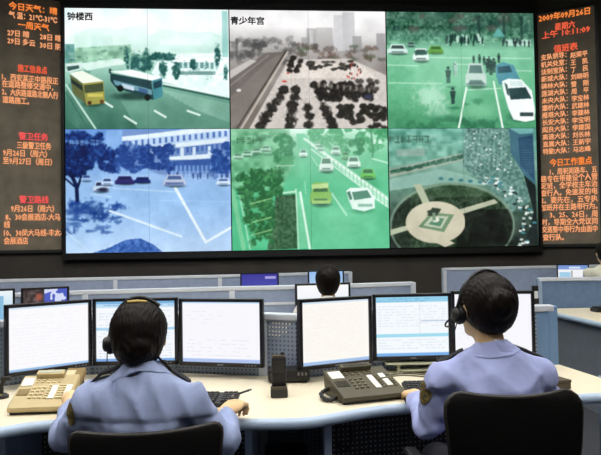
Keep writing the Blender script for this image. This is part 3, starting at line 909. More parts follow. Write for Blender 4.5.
# black surround of the screens
fr = bmesh.new()
A, Cc = xs_cols[0][0], xs_cols[2][1]
Wt = (Cc - A).length
m_ = 0.045
for (cx, cz, sx, sz) in ((Wt / 2, zt - zb + 0.055, Wt + 0.10, 0.09), (Wt / 2, -0.05, Wt + 0.10, 0.08), (-0.03, (zt - zb) / 2, 0.04, zt - zb + 0.02), (Wt + 0.03, (zt - zb) / 2, 0.04, zt - zb + 0.02)):
    box(fr, (cx, 0.035, cz), (sx, 0.10, sz))
o = obj('video_wall_frame', fr, 'black_frame', loc=(A.x, A.y, zb), rot=(0, 0, wall_rz))
tag(o, 'black metal surround framing the six screens of the video wall', 'frame')

# ------------------------------------------------------------------ the two LED notice boards
def led_board(side, px0, px1, ytop, ybot, p0, ang, n, lines, label):
    off = p0 + n * 0.05
    a = Pplane(px0, 150, off, n); c = Pplane(px1, 150, off, n)
    z1 = Pplane((px0 + px1) / 2, ytop, off, n).z
    z0 = Pplane((px0 + px1) / 2, ybot, off, n).z
    t = (c - a); t.z = 0; w = t.length; t.normalize()
    rz = math.atan2(t.y, t.x)
    root = empty('led_board', (a.x, a.y, z0), rz, label, 'notice board', 'LED notice boards beside the video wall')
    h = z1 - z0
    obj('panel', bx((w / 2, 0.02, h / 2), (w, 0.035, h)), 'led_face', root)
    b = bmesh.new()
    for (cx, cz, sx, sz) in ((w / 2, h + 0.02, w + 0.08, 0.04), (w / 2, -0.02, w + 0.08, 0.04), (-0.02, h / 2, 0.04, h), (w + 0.02, h / 2, 0.04, h)):
        box(b, (cx, 0.018, cz), (sx, 0.06, sz))
    obj('frame', b, 'black_frame', root)
    for (body, xa, xb, ya, hpx, m) in lines:
        q0 = Pplane(xa, ya, off, n); q1 = Pplane(xb, ya, off, n)
        wd = Vector((q1.x - q0.x, q1.y - q0.y, 0)).length
        hz = hpx * q0.y / FPX
        me = text_mesh(body, wd, hz, 0.022)
        me.materials.append(MATS[m])
        obj('text_line', me, None, root, loc=((Vector((q0.x, q0.y, 0)) - Vector((a.x, a.y, 0))).dot(t), -0.006, q0.z - z0 - hz / 2), rot=(math.pi / 2, 0, 0))['kind'] = 'stuff'
    return root

A_, O_, R_, K_ = 'led_amber', 'led_orange', 'led_red', 'led_pink'
left_lines = [('今日天气：晴', 9, 57, 5.5, 8, A_), ('气 温：21℃-31℃', 9, 57, 14.5, 7.5, O_), ('一周天气', 18, 49, 24.5, 8, A_),
              ('27日 晴', 7.5, 29, 32.5, 7, O_), ('28日 晴', 40, 61, 36.5, 7, O_), ('29日 多云', 7.5, 35, 40.5, 7, O_), ('30日 阴', 40, 61, 45, 7, O_),
              ('施工信息点', 18, 47, 68, 8, R_), ('1、西安某正中路段正', 2, 58, 76.5, 7.5, O_), ('在道路整修交通中，', 2, 53, 83.5, 7.5, O_),
              ('2、大庆路道路北侧人行', 2, 58, 91.5, 7.5, O_), ('道路施工。', 2.5, 29, 99.5, 7.5, O_),
              ('警卫任务', 19, 48, 136, 8, K_), ('三级警卫任务', 17, 51, 145, 7.5, O_), ('9月26日（周六）', 3, 47, 152.5, 7.5, O_), ('至9月27日（周日）', 3, 52, 160.5, 7.5, O_),
              ('警卫路线', 19.5, 48.5, 199.5, 8, K_), ('9月26日（周六）', 11, 54, 208.5, 7.5, O_), ('8、30会展酒店-大马', 5.5, 60, 217, 7.5, O_), ('线', 4, 10, 224.5, 7.5, O_),
              ('10、30凤大马线-丰太-', 4, 62, 233, 7.5, O_), ('会展酒店', 4, 28, 241, 7.5, O_)]
led_board('left', -5, 61, -3, 250, cornL, angL, nL, left_lines, 'tall LED board with orange Chinese weather notices left of the screens')
rows = [('支队领导：', '赵荣平'), ('机关处室：', '王　凯'), ('法制室队：', '丁　民'), ('新城大队：', '刘晓明'), ('碑林大队：', '雷　刚'), ('莲湖大队：', '周　平'), ('未央大队：', '李宝林'),
        ('灞桥大队：', '武建林'), ('雁塔大队：', '李建林'), ('长安大队：', '李宝明'), ('阎良大队：', '李建国'), ('高速大队：', '刘长林'), ('直属大队：', '王新宇'), ('特勤大队：', '马志峰')]
right_lines = [('2009年09月26日', 539, 590, 18.8, 7.5, A_), ('星期六', 555, 575, 27.2, 7.5, R_), ('上午 10:11:09', 542, 590, 35.8, 7.5, R_), ('值班表', 554, 577.5, 49.3, 8, R_)]
for i, (u, v) in enumerate(rows):
    right_lines += [(u, 541 + i * 0.16, 566.5 + i * 0.2, 58.0 + i * 7.22, 6.2, O_), (v, 570.5 + i * 0.2, 587.5 + i * 0.25, 55.5 + i * 7.25, 6.2, O_)]
right_lines += [('今日工作重点', 550, 592, 163, 8, A_), ('1、周祝阅路车、五', 550, 597, 172, 6.8, O_), ('路专在带建设个人管', 541, 597.5, 179.4, 6.8, O_), ('定班，全学校主车治', 541, 597.5, 186.3, 6.8, O_),
                ('查行人。免速发的电', 541, 597.5, 193.4, 6.8, O_), ('2、要先在，五专执', 541, 597.5, 200.6, 6.8, O_), ('加班并在主路带行为。', 541, 597.5, 207.8, 6.8, O_),
                ('3、25、26日，周', 550, 597.5, 215, 6.8, O_), ('时，导期全大党议同', 542, 597.5, 222.4, 6.8, O_), ('交巡整中带行为由面中', 542, 597.5, 229.7, 6.8, O_), ('查行队。', 543, 564, 237.4, 6.8, O_)]
led_board('right', 538.5, 598.3, 9.5, 243.8, cornR, angR, nR, right_lines, 'tall LED board with orange Chinese duty roster right of the screens')

# ------------------------------------------------------------------ consoles: partitions and worktops
DESK = 0.74
def PX(px, d):
    return Vector(((px - CX) * d / FPX, d, 0))

def partition(label, pts, ztop, z0=0.0, th=0.04, m='perforated_blue', posts=(), post_m='trim_pale', mid=None, name='desk_divider'):
    pts = [Vector((p[0], p[1], 0)) for p in pts]
    r0 = pts[0].copy()
    root = empty(name, r0, 0, label, 'partition', 'desk partitions')
    for a, b_ in zip(pts[:-1], pts[1:]):
        L = (b_ - a).length
        rz = math.atan2(b_.y - a.y, b_.x - a.x)
        obj('panel', bx((L / 2, 0, (z0 + ztop - 0.03) / 2), (L, th, ztop - 0.03 - z0)), m, root, loc=a - r0, rot=(0, 0, rz))
        obj('top_trim', bx((L / 2, 0, ztop - 0.0165), (L + 0.01, th + 0.02, 0.033), 0.006), 'trim_pale', root, loc=a - r0, rot=(0, 0, rz))
        if mid:
            obj('rail', bx((L / 2, 0, mid), (L, th + 0.012, 0.02)), 'trim_pale', root, loc=a - r0, rot=(0, 0, rz))
    for i in posts:
        p = pts[i] - r0
        k = max(0, min(i, len(pts) - 2))
        dv = pts[k + 1] - pts[k]
        obj('post', bx((0, 0, (ztop - 0.005) / 2), (0.045, th + 0.016, ztop - 0.005), 0.004), post_m, root, loc=p, rot=(0, 0, math.atan2(dv.y, dv.x)))
    return root

row1 = [PX(-48, 2.74), PX(2, 3.02), PX(91, 3.27), PX(178, 3.28), PX(263, 3.16), PX(296, 3.09), PX(370, 3.27), PX(449, 3.33), PX(533, 3.33), PX(549, 3.33)]
part1 = partition('blue-grey perforated partition behind the six large near monitors', row1, 1.045, posts=(0, 4, 9))
for c in part1.children:
    if c.name.startswith(('panel', 'post')) and c.location.x > row1[7].x - row1[0].x + 0.2:
        c.data.materials[0] = mat('panel_sky', rgb(118, 152, 192), 0.7, var=0.05)
# cream discs whose colour stands for light through the near partition's holes
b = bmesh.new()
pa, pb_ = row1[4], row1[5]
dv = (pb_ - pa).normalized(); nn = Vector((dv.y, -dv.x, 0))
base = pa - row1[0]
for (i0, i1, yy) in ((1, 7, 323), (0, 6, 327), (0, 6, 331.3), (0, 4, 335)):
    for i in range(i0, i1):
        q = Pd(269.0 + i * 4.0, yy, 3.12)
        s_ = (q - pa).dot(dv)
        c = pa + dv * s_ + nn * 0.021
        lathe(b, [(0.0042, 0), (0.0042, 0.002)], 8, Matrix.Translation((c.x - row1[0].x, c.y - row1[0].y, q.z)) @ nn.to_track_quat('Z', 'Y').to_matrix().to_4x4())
o = obj('hole_light_discs', b, 'hole_light_cream', part1)
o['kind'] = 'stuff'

row2 = [PX(-60, 4.72), PX(20, 4.86), PX(85, 5.03), PX(231, 5.2), PX(320, 5.27), PX(411, 5.46)]
partition('middle-row blue partition ending beside the white-collared operator', row2, 1.045, m='fabric_blue', posts=(2, 3, 5), mid=0.90)
row3 = [PX(-50, 7.0), PX(60, 7.1), PX(115, 7.16), PX(219, 7.28), PX(349, 7.66)]
partition('farthest pale partition on the left, below the video wall', row3, 1.045, m='fabric_blue', posts=(2, 3, 4), mid=0.88)
row3r = [PX(443, 7.85), PX(500, 7.98), PX(640, 8.2)]
partition('farthest pale partition on the right, behind the headset operator', row3r, 1.06, m='fabric_blue', posts=(0,), mid=None)
row2r = [Vector((2.25, 6.08, 0)), Vector((4.3, 6.02, 0))]
part2r = partition('plain steel-blue partition behind the right-hand empty desk', row2r, 1.025, m='fabric_steel', posts=(0,), post_m='leg_blue')

def worktop(label, front, back, legs, band=0.036, name='console_worktop', closed_end=False, sub=5):
    """cream top with a rounded blue front edge; front runs left to right, back right to left"""
    f = catmull(front, sub)
    poly = [(p.x, p.y) for p in f] + [(p.x, p.y) for p in back]
    root = empty(name, (0, 0, 0), 0, label, 'desk', 'console worktops')
    obj('top', prism(poly, DESK - 0.034, DESK), 'worktop_cream', root)
    prof = [(0.0, 0.0), (0.010, -0.001), (0.018, -0.006), (0.023, -0.014), (0.023, -0.026), (0.018, -0.036), (0.008, -0.042), (-0.02, -0.042)]
    bm = bmesh.new()
    prev = None
    for i, p in enumerate(f):
        t = (f[min(i + 1, len(f) - 1)] - f[max(i - 1, 0)]); t.z = 0; t.normalize()
        n = Vector((t.y, -t.x, 0))
        ring = [bm.verts.new((p.x + n.x * q, p.y + n.y * q, DESK + z)) for q, z in prof]
        if prev:
            for k in range(len(prof) - 1):
                bm.faces.new((prev[k], ring[k], ring[k + 1], prev[k + 1]))
        prev = ring
    obj('edge_band', bm, 'edge_blue', root, smooth=60)
    for (x, y, sx, sy) in legs:
        obj('leg', bx((x, y, (DESK - 0.036) / 2), (sx, sy, DESK - 0.036), 0.004), 'leg_blue', root)
    return root

fpts = [(-50, 441), (-25, 433), (0, 427), (50, 420), (130, 418), (240, 418.5), (300, 417.5), (330, 413.5), (365, 407.5), (400, 403.5), (480, 398), (575, 394), (601, 393), (628, 396), (652, 404), (668, 413)]
front1 = [Pz(x, y, DESK) for x, y in fpts]
back1 = [Pz(690, 404, DESK), Pz(640, 391, DESK), Pz(601, 378, DESK), Pz(553, 362.5, DESK)]
for p in reversed(row1[:-1]):
    back1.append(p + Vector((0, -0.03, 0)))
legs1 = []
for (px, py, d) in ((248.5, 440, 2.46), (328, 440, 2.5), (1, 445, 2.4), (645, 445, 2.8)):
    q = Pd(px, py, d)
    legs1.append((q.x, q.y + 0.2, 0.03, 0.4))
wt1 = worktop('cream S-curved front console worktop holding both phones', front1, back1, legs1)

# dark perforated kick panels below the near worktop
def kick(label, a, b_, m='perforated_dark'):
    L = (b_ - a).length
    o = obj('kick_panel', bx((L / 2, 0, 0.33), (L, 0.02, 0.60)), m, loc=(a.x, a.y, 0.0), rot=(0, 0, math.atan2(b_.y - a.y, b_.x - a.x)))
    return tag(o, label, 'panel', 'kick panels under the desk')
k1 = Pd(331, 440, 2.78); k2 = Pd(470, 440, 2.95)
kick('dark perforated panel under the worktop below the olive phone', Vector((k1.x, k1.y, 0)), Vector((k2.x, k2.y, 0)))
k1 = Pd(6, 440, 2.72); k2 = Pd(245, 440, 2.9)
kick('dark perforated panel under the worktop by the left operator', Vector((k1.x, k1.y, 0)), Vector((k2.x, k2.y, 0)))

# computer case and cables in the dark bay between the two operators
q = Pd(287, 450, 2.69)
pc = empty('computer_case', (q.x, q.y, 0), 0.05, 'black computer case standing under the desk between the operators', 'computer')
obj('case', bx((0, 0.12, 0.235), (0.19, 0.42, 0.43), 0.01), 'plastic_black', pc)
obj('drive_bay', bx((0, -0.094, 0.39), (0.15, 0.01, 0.045), 0.003), 'plastic_dark', pc)
obj('drive_bay', bx((0, -0.094, 0.335), (0.15, 0.01, 0.045), 0.003), 'plastic_dark', pc)
obj('power_button', lt([(0.012, 0), (0.012, 0.006)], 12, Matrix.Translation((0.05, -0.092, 0.25)) @ Matrix.Rotation(math.pi / 2, 4, 'X')), 'plastic_grey', pc)
for k in range(2):
    obj('foot', bx((0.06 * (1 if k else -1), 0.1, 0.01), (0.03, 0.3, 0.02)), 'plastic_dark', pc)
def cable(label, pts, r, m='plastic_black', name='cable'):
    o = obj(name, tb(catmull(pts, 6), r, 7), m, smooth=60)
    return tag(o, label, 'cable', 'loose cables')
cable('black cable looping down from the worktop beside the desk leg', [Pd(338, 424, 2.7), Pd(336, 436, 2.68), Pd(341, 450, 2.67), Pd(348, 449, 2.66), Pd(352, 437, 2.67), Pd(350, 424, 2.7)], 0.006)

# middle and far row worktops
def simple_row(label, pts, depth, legs_at):
    f = [Vector((p.x, p.y - depth, DESK)) for p in pts]
    bk = [Vector((p.x, p.y - 0.025, DESK)) for p in reversed(pts)]
    lg = [(pts[i].x + (0.04 if i == 0 else -0.04), pts[i].y - depth * 0.5, 0.03, depth * 0.75) for i in legs_at]
    return worktop(label, f, bk, lg)
simple_row('cream middle-row worktop hidden behind the near partition', row2, 0.75, (0, 2, 5))
simple_row('cream far-row worktop on the left below the video wall', row3, 0.7, (0, 2, 4))
simple_row('cream far-row worktop on the right below the roster board', row3r, 0.7, (0, 2))

# right-hand desk whose end faces the camera
e0, e1 = Pz(551.5, 311.5, DESK), Pz(603, 322.5, DESK)
rd_front = [Vector((e0.x - 0.02, 6.02, DESK)), Vector((e0.x, e0.y, DESK)), Vector((e1.x, e1.y, DESK)), Vector((e1.x + 0.07, 4.93, DESK)), Vector((e1.x + 0.2, 4.88, DESK)), Vector((3.3, 4.86, DESK)), Vector((4.25, 4.86, DESK))]
rd = worktop('cream right-hand desk with a blank grey end panel', rd_front, [Vector((4.25, 6.0, DESK))], [(4.1, 5.4, 0.03, 0.8)], sub=6)
L = math.hypot(e1.x - e0.x, e1.y - e0.y)
obj('end_panel', bx((L / 2 - 0.03, 0.045, 0.352), (L - 0.04, 0.03, 0.7)), 'fabric_grey' if 'fabric_grey' in MATS else mat('fabric_grey', rgb(112, 118, 128), 0.7, var=0.06), rd, loc=(e0.x, e0.y, 0), rot=(0, 0, math.atan2(e1.y - e0.y, e1.x - e0.x)))
obj('front_panel', bx((3.35, 5.05, 0.352), (1.7, 0.03, 0.7)), 'plastic_dark', rd)
obj('leg', bx((e1.x + 0.075, 5.0, 0.352), (0.05, 0.05, 0.704), 0.004), 'plastic_black', rd)
# little white box on the partition's post
q = Pd(534.8, 295, 6.0)
o = empty('junction_box', (q.x, q.y + 0.045, q.z - 0.05), 0, 'small white and black box fixed to the end of the steel-blue partition', 'box')
obj('body', bx((0.0, 0, 0.05), (0.075, 0.05, 0.07), 0.006), 'white_plastic', o)
obj('cap', bx((0.02, 0, 0.11), (0.05, 0.05, 0.05), 0.006), 'plastic_black', o)
obj('bracket', bx((0.02, 0, -0.01), (0.06, 0.04, 0.05), 0.004), 'plastic_dark', o)

# ------------------------------------------------------------------ monitors
def desktop_picture(kind):
    p = Paint(0, 0, 80, 64, 0, 0, 1.0, 2.0)
    base = {1: (250, 249, 252), 2: (246, 249, 253), 3: (247, 247, 252), 4: (252, 249, 243), 5: (244, 249, 253), 6: (247, 247, 253)}.get(kind, (246, 246, 250))
    p.grad([(0, base), (64, base)])
    def textrows(x0, x1, y0, y1, step, c, al, fill=.75):
        y = y0
        while y < y1:
            x = x0
            while x < x1:
                w = random.uniform(1.5, 6)
                if random.random() < fill: p.rect(x, y, min(x + w, x1), y + 1.0, c, al)
                x += w + random.uniform(.6, 2)
            y += step
    if kind == 1:
        p.rect(0, 0, 80, 2, (206, 226, 244)); textrows(4, 70, 8, 60, 3.2, (241, 240, 247), .7)
        p.rect(0, 61.5, 80, 64, (150, 190, 232))
    elif kind == 2:
        p.rect(0, 0, 80, 3, (120, 176, 222)); p.rect(0, 3, 80, 7, (190, 222, 244)); textrows(2, 78, 4, 6, 3, (90, 140, 190), .6)
        p.rect(0, 28, 80, 31, (168, 214, 240)); textrows(3, 76, 10, 60, 3, (206, 218, 236), .7); p.rect(60, 8, 60.6, 60, (150, 190, 226)); p.rect(0, 61, 80, 64, (126, 170, 226))
    elif kind == 3:
        p.rect(0, 0, 80, 1.6, (170, 210, 244)); textrows(4, 40, 10, 26, 4, (232, 230, 240), .8, .5); textrows(4, 70, 40, 58, 4, (228, 228, 240), .8, .5); p.rect(0, 60, 80, 64, (176, 196, 238))
    elif kind == 4:
        p.rect(0, 0, 80, 1.8, (206, 226, 244)); textrows(4, 74, 5, 58, 2.6, (247, 242, 233), .8); p.rect(0, 60.5, 80, 64, (166, 196, 236))
    elif kind == 5:
        p.rect(0, 0, 80, 6, (150, 208, 236)); textrows(2, 60, 2, 5, 2.4, (100, 160, 200), .6); textrows(3, 76, 10, 34, 3, (222, 228, 238), .8)
        p.rect(48, 8, 48.6, 40, (206, 218, 232)); p.rect(50, 26, 78, 27, (180, 196, 216)); p.rect(0, 40, 80, 43.5, (160, 220, 240)); textrows(3, 76, 46, 58, 3, (216, 226, 240), .8); p.rect(0, 60.5, 80, 64, (120, 176, 232))
    elif kind == 6:
        p.rect(0, 0, 80, 1.2, (226, 232, 246)); textrows(4, 40, 12, 50, 5, (236, 236, 246), .8, .4)
    elif kind == 'cctv':
        p.grad([(0, (70, 60, 60)), (64, (96, 84, 78))]); p.mottle(np.ones_like(p.X), 30, p.n2)
        p.rect(2, 30, 36, 42, (30, 26, 28)); p.rect(4, 44, 18, 62, (170, 160, 156), .7); p.rect(22, 44, 36, 62, (150, 140, 140), .7); p.ell(28, 12, 8, 8, (190, 90, 70), .7, .6)
        p.rect(38, 0, 80, 64, (76, 92, 190)); m = ((p.X > 38) & (p.n1 * .6 + p.n2 * .5 > .58)).astype(float); p.put(m, (226, 232, 252), .9); p.rect(40, 38, 66, 50, (240, 244, 255), .7)
    elif kind == 'aqua':
        p.grad([(0, (236, 246, 250)), (64, (150, 200, 226))]); p.rect(40, 8, 62, 56, (130, 184, 220), .9); p.rect(0, 0, 18, 64, (206, 238, 240))
    elif kind == 'purple':
        p.grad([(0, (62, 56, 150)), (32, (70, 76, 170)), (64, (150, 190, 228))]); p.rect(52, 6, 76, 12, (196, 190, 236), .8)
        p.poly([(0, 40), (30, 34), (60, 44), (80, 40), (80, 50), (0, 52)], (196, 226, 246), .9); p.mottle((p.Y > 30).astype(float), 24, p.n2)
    elif kind == 'pale':
        p.grad([(0, (250, 250, 252)), (64, (226, 236, 242))]); p.poly([(0, 40), (30, 50), (50, 36), (80, 44), (80, 52), (0, 54)], (126, 170, 190), .7); p.rect(2, 44, 20, 48, (60, 80, 96), .6); p.rect(60, 20, 78, 30, (214, 230, 236), .7)
    elif kind == 'sky':
        p.grad([(0, (150, 190, 236)), (64, (196, 222, 246))])
    elif kind == 'map':
        p.grad([(0, (112, 142, 206)), (10, (130, 160, 214)), (12, (240, 240, 244)), (64, (246, 246, 248))]); p.rect(4, 18, 34, 50, (160, 204, 232)); p.ell(18, 56, 18, 10, (130, 176, 76), .9, .3, .5); p.rect(36, 14, 39, 60, (120, 100, 100), .8)
        p.ell(72, 30, 7, 12, (80, 110, 190), .9, .3); p.rect(30, 4, 60, 9, (236, 240, 250), .8)
    p.blur(1)
    return p.out(1)

def monitor(label, pl, pr, ztop, w=None, h=0.325, kind=1, tilt=0.0, stand='arm', group='operator monitors'):
    """pl, pr: the left and right lower corners on plan; facing the side of the camera"""
    pl, pr = Vector((pl[0], pl[1], 0)), Vector((pr[0], pr[1], 0))
    mid = (pl + pr) / 2
    w = w or (pr - pl).length
    rz = math.atan2(pr.y - pl.y, pr.x - pl.x)
    zb_ = ztop - h
    root = empty('monitor', (mid.x, mid.y, zb_ if stand == 'arm' else DESK), rz, label, 'monitor', group)
    o = 0.0 if stand == 'arm' else zb_ - DESK
    bz = 0.0155
    b = bmesh.new()
    for (cx, cz, sx, sz) in ((0, h - bz / 2, w, bz), (0, bz * .62, w, bz * 1.25), (-w / 2 + bz / 2, h / 2, bz, h), (w / 2 - bz / 2, h / 2, bz, h)):
        box(b, (cx, 0.0, cz + o), (sx, 0.03, sz), 0.002, 1)
    obj('bezel', b, 'bezel_black', root)
    obj('screen', picture_mesh('screen', desktop_picture(kind), w - 2 * bz + 0.002, h - 2.2 * bz, -(w - 2 * bz) / 2 - 0.001), None, root, loc=(0, -0.004, o + bz * 1.2))
    b = bmesh.new()
    box(b, (0, 0.022, h / 2 + o), (w * 0.97, 0.022, h * 0.95), 0.006)
    box(b, (0, 0.040, h / 2 + o), (w * 0.5, 0.03, h * 0.5), 0.01)
    obj('back_shell', b, 'plastic_dark', root)
    b = bmesh.new()
    for k in range(4):
        box(b, (w * 0.30 + k * 0.016, -0.016, bz * .62 + o), (0.006, 0.004, 0.004))
    obj('buttons', b, 'plastic_grey', root)['kind'] = 'stuff'
    obj('maker_mark', bx((0, -0.016, bz * .62 + o), (0.03, 0.002, 0.005)), 'plastic_grey', root)
    if stand == 'arm':
        b = bmesh.new()
        box(b, (0, 0.058, h / 2), (0.1, 0.012, 0.1), 0.003)
        tube(b, [(0, 0.062, h * .45), (0, 0.09, h * .45)], 0.018, 12)
        obj('mount', b, 'plastic_dark', root)
    else:
        b = bmesh.new()
        box(b, (0, 0.075, (o + h * .4) / 2 + 0.006), (0.05, 0.02, o + h * .4), 0.004)
        obj('neck', b, 'plastic_dark', root)
        obj('foot', lt([(0.10, 0.0), (0.10, 0.008), (0.085, 0.014), (0.02, 0.018)], 20, Matrix.Translation((0, 0.07, 0))), 'plastic_dark', root, smooth=40)
    return root

MT = 1.126
mon = [
    ('leftmost near monitor with a white screen above the beige phone', 4, 2.89, 90, 3.15, 1, MT),
    ('near monitor with a blue header bar in front of the left operator', 92.6, 3.14, 177, 3.14, 2, MT + 0.003),
    ('near monitor with a blank pale screen right of the left operator', 179, 3.15, 262, 3.05, 3, MT - 0.004),
    ('near monitor with a cream screen of faint rows behind the olive phone', 297, 2.94, 369, 3.11, 4, MT),
    ('near monitor with cyan table bars left of the right operator', 371, 3.17, 449, 3.19, 5, MT),
    ('rightmost near monitor with a blank white screen behind the headset', 449.6, 3.2, 532, 3.15, 6, MT + 0.008),
]
for (lb, xa, da, xb, db, kd, zt_) in mon:
    monitor(lb, PX(xa, da), PX(xb, db), zt_, kind=kd)
G2 = 'background monitors'
monitor('small background monitor split between brown footage and blue sky picture', PX(20.5, 4.60), PX(68.5, 4.76), 1.095, kind='cctv', stand='foot', group=G2)
monitor('background monitor with an aqua screen cut off at the left edge', PX(-32, 4.46), PX(14.5, 4.60), 1.095, kind='aqua', stand='foot', group=G2)
monitor('background monitor with a pale screen before the white-collared operator', PX(294, 4.98), PX(349, 5.06), 1.072, kind='pale', stand='foot', group=G2)
monitor('far background monitor with a purple and light blue picture', PX(239.5, 7.0), PX(278, 7.05), 1.074, kind='purple', stand='foot', group=G2)
monitor('far background monitor glowing light blue behind the dark-haired head', PX(307, 7.1), PX(343, 7.15), 1.085, kind='sky', stand='foot', group=G2)
monitor('far background monitor showing a map page beside the cream sleeve', PX(555.5, 7.62), PX(588, 7.5), 1.095, kind='map', stand='foot', group=G2)

# ------------------------------------------------------------------ telephones
def telephone(label, loc, rz, kind, w=0.27, dp=0.215, z1=0.098):
    c, cl, cd = ('phone_beige', 'phone_beige_light', 'phone_beige_dark') if kind == 'beige' else ('phone_olive', 'phone_olive_light', 'phone_olive_dark')
    r = empty('telephone', loc, rz, label, 'telephone', 'desk telephones')
    z0 = 0.034                       # front and back height of the sloping face
    sl = math.atan2(z1 - z0, dp)
    S = Matrix.Translation((0, -dp / 2, z0)) @ Matrix.Rotation(sl, 4, 'X')   # face frame: x across, y up the slope
    FL = math.hypot(dp, z1 - z0)
    # wedge body
    bm = bmesh.new()
    prof = [(-dp / 2, 0.012), (-dp / 2 - 0.006, 0.02), (-dp / 2 - 0.004, z0 - 0.004), (-dp / 2 + 0.004, z0), (dp / 2 - 0.006, z1), (dp / 2, z1 - 0.006), (dp / 2 - 0.02, 0.012)]
    A = [bm.verts.new((-w / 2, y, z)) for y, z in prof]
    B = [bm.verts.new((w / 2, y, z)) for y, z in prof]
    bm.faces.new(A); bm.faces.new(B[::-1])
    for i in range(len(prof)):
        bm.faces.new((A[i], A[(i + 1) % len(prof)], B[(i + 1) % len(prof)], B[i]))
    bmesh.ops.bevel(bm, geom=[e for e in bm.edges if abs(e.verts[0].co.x - e.verts[1].co.x) < 1e-6], offset=0.003, segments=2, affect='EDGES')
    obj('body', bm, c, r, smooth=35)
    obj('base', bx((0, 0.005, 0.007), (w * .96, dp * .94, 0.014), 0.002), 'plastic_black', r)
    def face(name, x, y, sx, sy, hgt, m, bev=0.001, n=None):
        return obj(name, bx((x, y, hgt / 2), (sx, sy, hgt + 0.002), bev, 1, None), m, r, loc=S.to_translation(), rot=(sl, 0, 0))
    # handset cradle column on the left: label card and speaker grille
    face('label_card', -w * .365, FL * .76, w * .2, FL * .26, 0.004, 'paper')
    face('cradle', -w * .365, FL * .44, w * .2, FL * .2, 0.002, cd)
    g = bmesh.new()
    for k in range(6):
        box(g, (-w * .365, FL * (.36 + k * .032), 0.003), (w * .16, 0.002, 0.003))
    obj('speaker_grille', g, c, r, loc=S.to_translation(), rot=(sl, 0, 0))['kind'] = 'stuff'
    # raised display housing
    dh = bmesh.new()
    box(dh, (0.0, FL * .93, 0.012), (w * .5, FL * .15, 0.026), 0.004)
    h_ = obj('display_housing', dh, c, r, loc=S.to_translation(), rot=(sl, 0, 0))
    obj('display', bx((0, FL * .93, 0.0255), (w * .4, FL * .075, 0.002)), 'lcd_grey' if kind == 'beige' else 'phone_olive_dark', h_)
    # function keys
    kb = bmesh.new()
    box(kb, (0, 0, 0.003), (0.013, 0.0075, 0.006), 0.001, 1)
    kme = bpy.data.meshes.new('key'); kb.to_mesh(kme); kb.free(); kme.materials.append(MATS[cl])
    def key(x, y):
        q = S @ Vector((x, y, 0))
        obj('key', kme, None, r, loc=q, rot=(sl, 0, 0))
    for j in range(2):
        for i in range(5):
            key(-w * .2 + i * w * .1, FL * (.81 - j * .075))
    for j in range(4):
        for i in range(3):
            key(-w * .2 + i * w * .085, FL * (.56 - j * .105))
    # number strips with rows of keys at the right
    if kind == 'beige':
        face('number_strip', w * .16, FL * .42, w * .1, FL * .42, 0.003, 'paper')
        face('number_strip', w * .41, FL * .42, w * .1, FL * .42, 0.003, 'paper')
        xs_ = (w * .07, w * .27, w * .33)
    else:
        face('number_strip', w * .14, FL * .43, w * .09, FL * .46, 0.003, 'paper')
        face('number_strip', w * .34, FL * .47, w * .09, FL * .46, 0.003, 'paper')
        xs_ = (w * .235, w * .43)
    for x in xs_:
        for j in range(6):
            key(x, FL * (.62 - j * .078))
    return r

ph = Pz(37, 414.5, DESK)
telephone('beige multi-button desk telephone beside the left operator', (ph.x - 0.006, ph.y + 0.095, DESK), math.radians(5), 'beige', 0.222, 0.205, 0.112)
q = Pz(74, 389, DESK)
o = empty('key_module', (q.x - 0.018, q.y + 0.05, DESK), math.radians(2), 'tan add-on key module behind the beige telephone', 'telephone module')
obj('body', bx((0, 0, 0.042), (0.085, 0.12, 0.03), 0.005, 2, Matrix.Rotation(math.radians(22), 4, 'X')), 'phone_beige_dark', o)
obj('card', bx((-0.015, -0.01, 0.057), (0.04, 0.07, 0.004), 0, 1, Matrix.Rotation(math.radians(22), 4, 'X')), 'phone_beige_light', o)
obj('foot', bx((0, 0.02, 0.015), (0.06, 0.07, 0.03)), 'plastic_black', o)
PA = math.radians(19)
fl = Pz(343.5, 406, DESK)
ph2 = fl + Vector((math.cos(PA) * 0.14 - math.sin(PA) * 0.112, math.sin(PA) * 0.14 + math.cos(PA) * 0.112, 0))
tel2 = telephone('dark olive multi-button desk telephone between the two operators', (ph2.x, ph2.y, DESK), PA, 'olive', 0.28, 0.222)
cpts = catmull([(-0.13, -0.03, 0.02), (-0.165, -0.05, 0.012), (-0.185, -0.02, 0.012), (-0.18, 0.03, 0.02), (-0.155, 0.045, 0.03), (-0.14, 0.04, 0.035)], 6)
obj('coiled_cord', tb(cpts, [0.0085 + 0.002 * math.sin(i * 2.2) for i in range(len(cpts))], 8), 'plastic_black', tel2, smooth=60)
cable('thin black wire hanging over the worktop edge right of the olive phone', [Pz(402, 395, DESK + .008), Pz(406, 402, DESK + .006), Pd(409.5, 410, 2.45), Pd(411, 425, 2.48), Pd(409, 445, 2.5)], 0.004, name='headset_wire')

# ------------------------------------------------------------------ two-way radio in its charger
q = Pz(279, 397, DESK)
rd0 = empty('radio_charger', (q.x, q.y + 0.02, DESK), math.radians(3), 'black desk charger holding an upright handheld radio', 'charger')
bm = bx((0, 0, 0.018), (0.072, 0.085, 0.036), 0.006)
obj('cradle', bm, 'plastic_dark', rd0)
obj('cradle_lip', bx((0, -0.036, 0.04), (0.066, 0.012, 0.012), 0.003), 'arm_brown', rd0)
hr = empty('handheld_radio', (q.x, q.y + 0.028, DESK + 0.036), math.radians(3), 'upright black handheld radio standing in the desk charger', 'radio')
obj('body', bx((0, 0, 0.064), (0.062, 0.036, 0.127), 0.006, 2), 'plastic_black', hr)
obj('speaker', bx((0, -0.019, 0.088), (0.044, 0.004, 0.05), 0.002), 'plastic_dark', hr)
obj('top_cap', bx((0, 0, 0.131), (0.056, 0.032, 0.008), 0.003), 'arm_brown', hr)
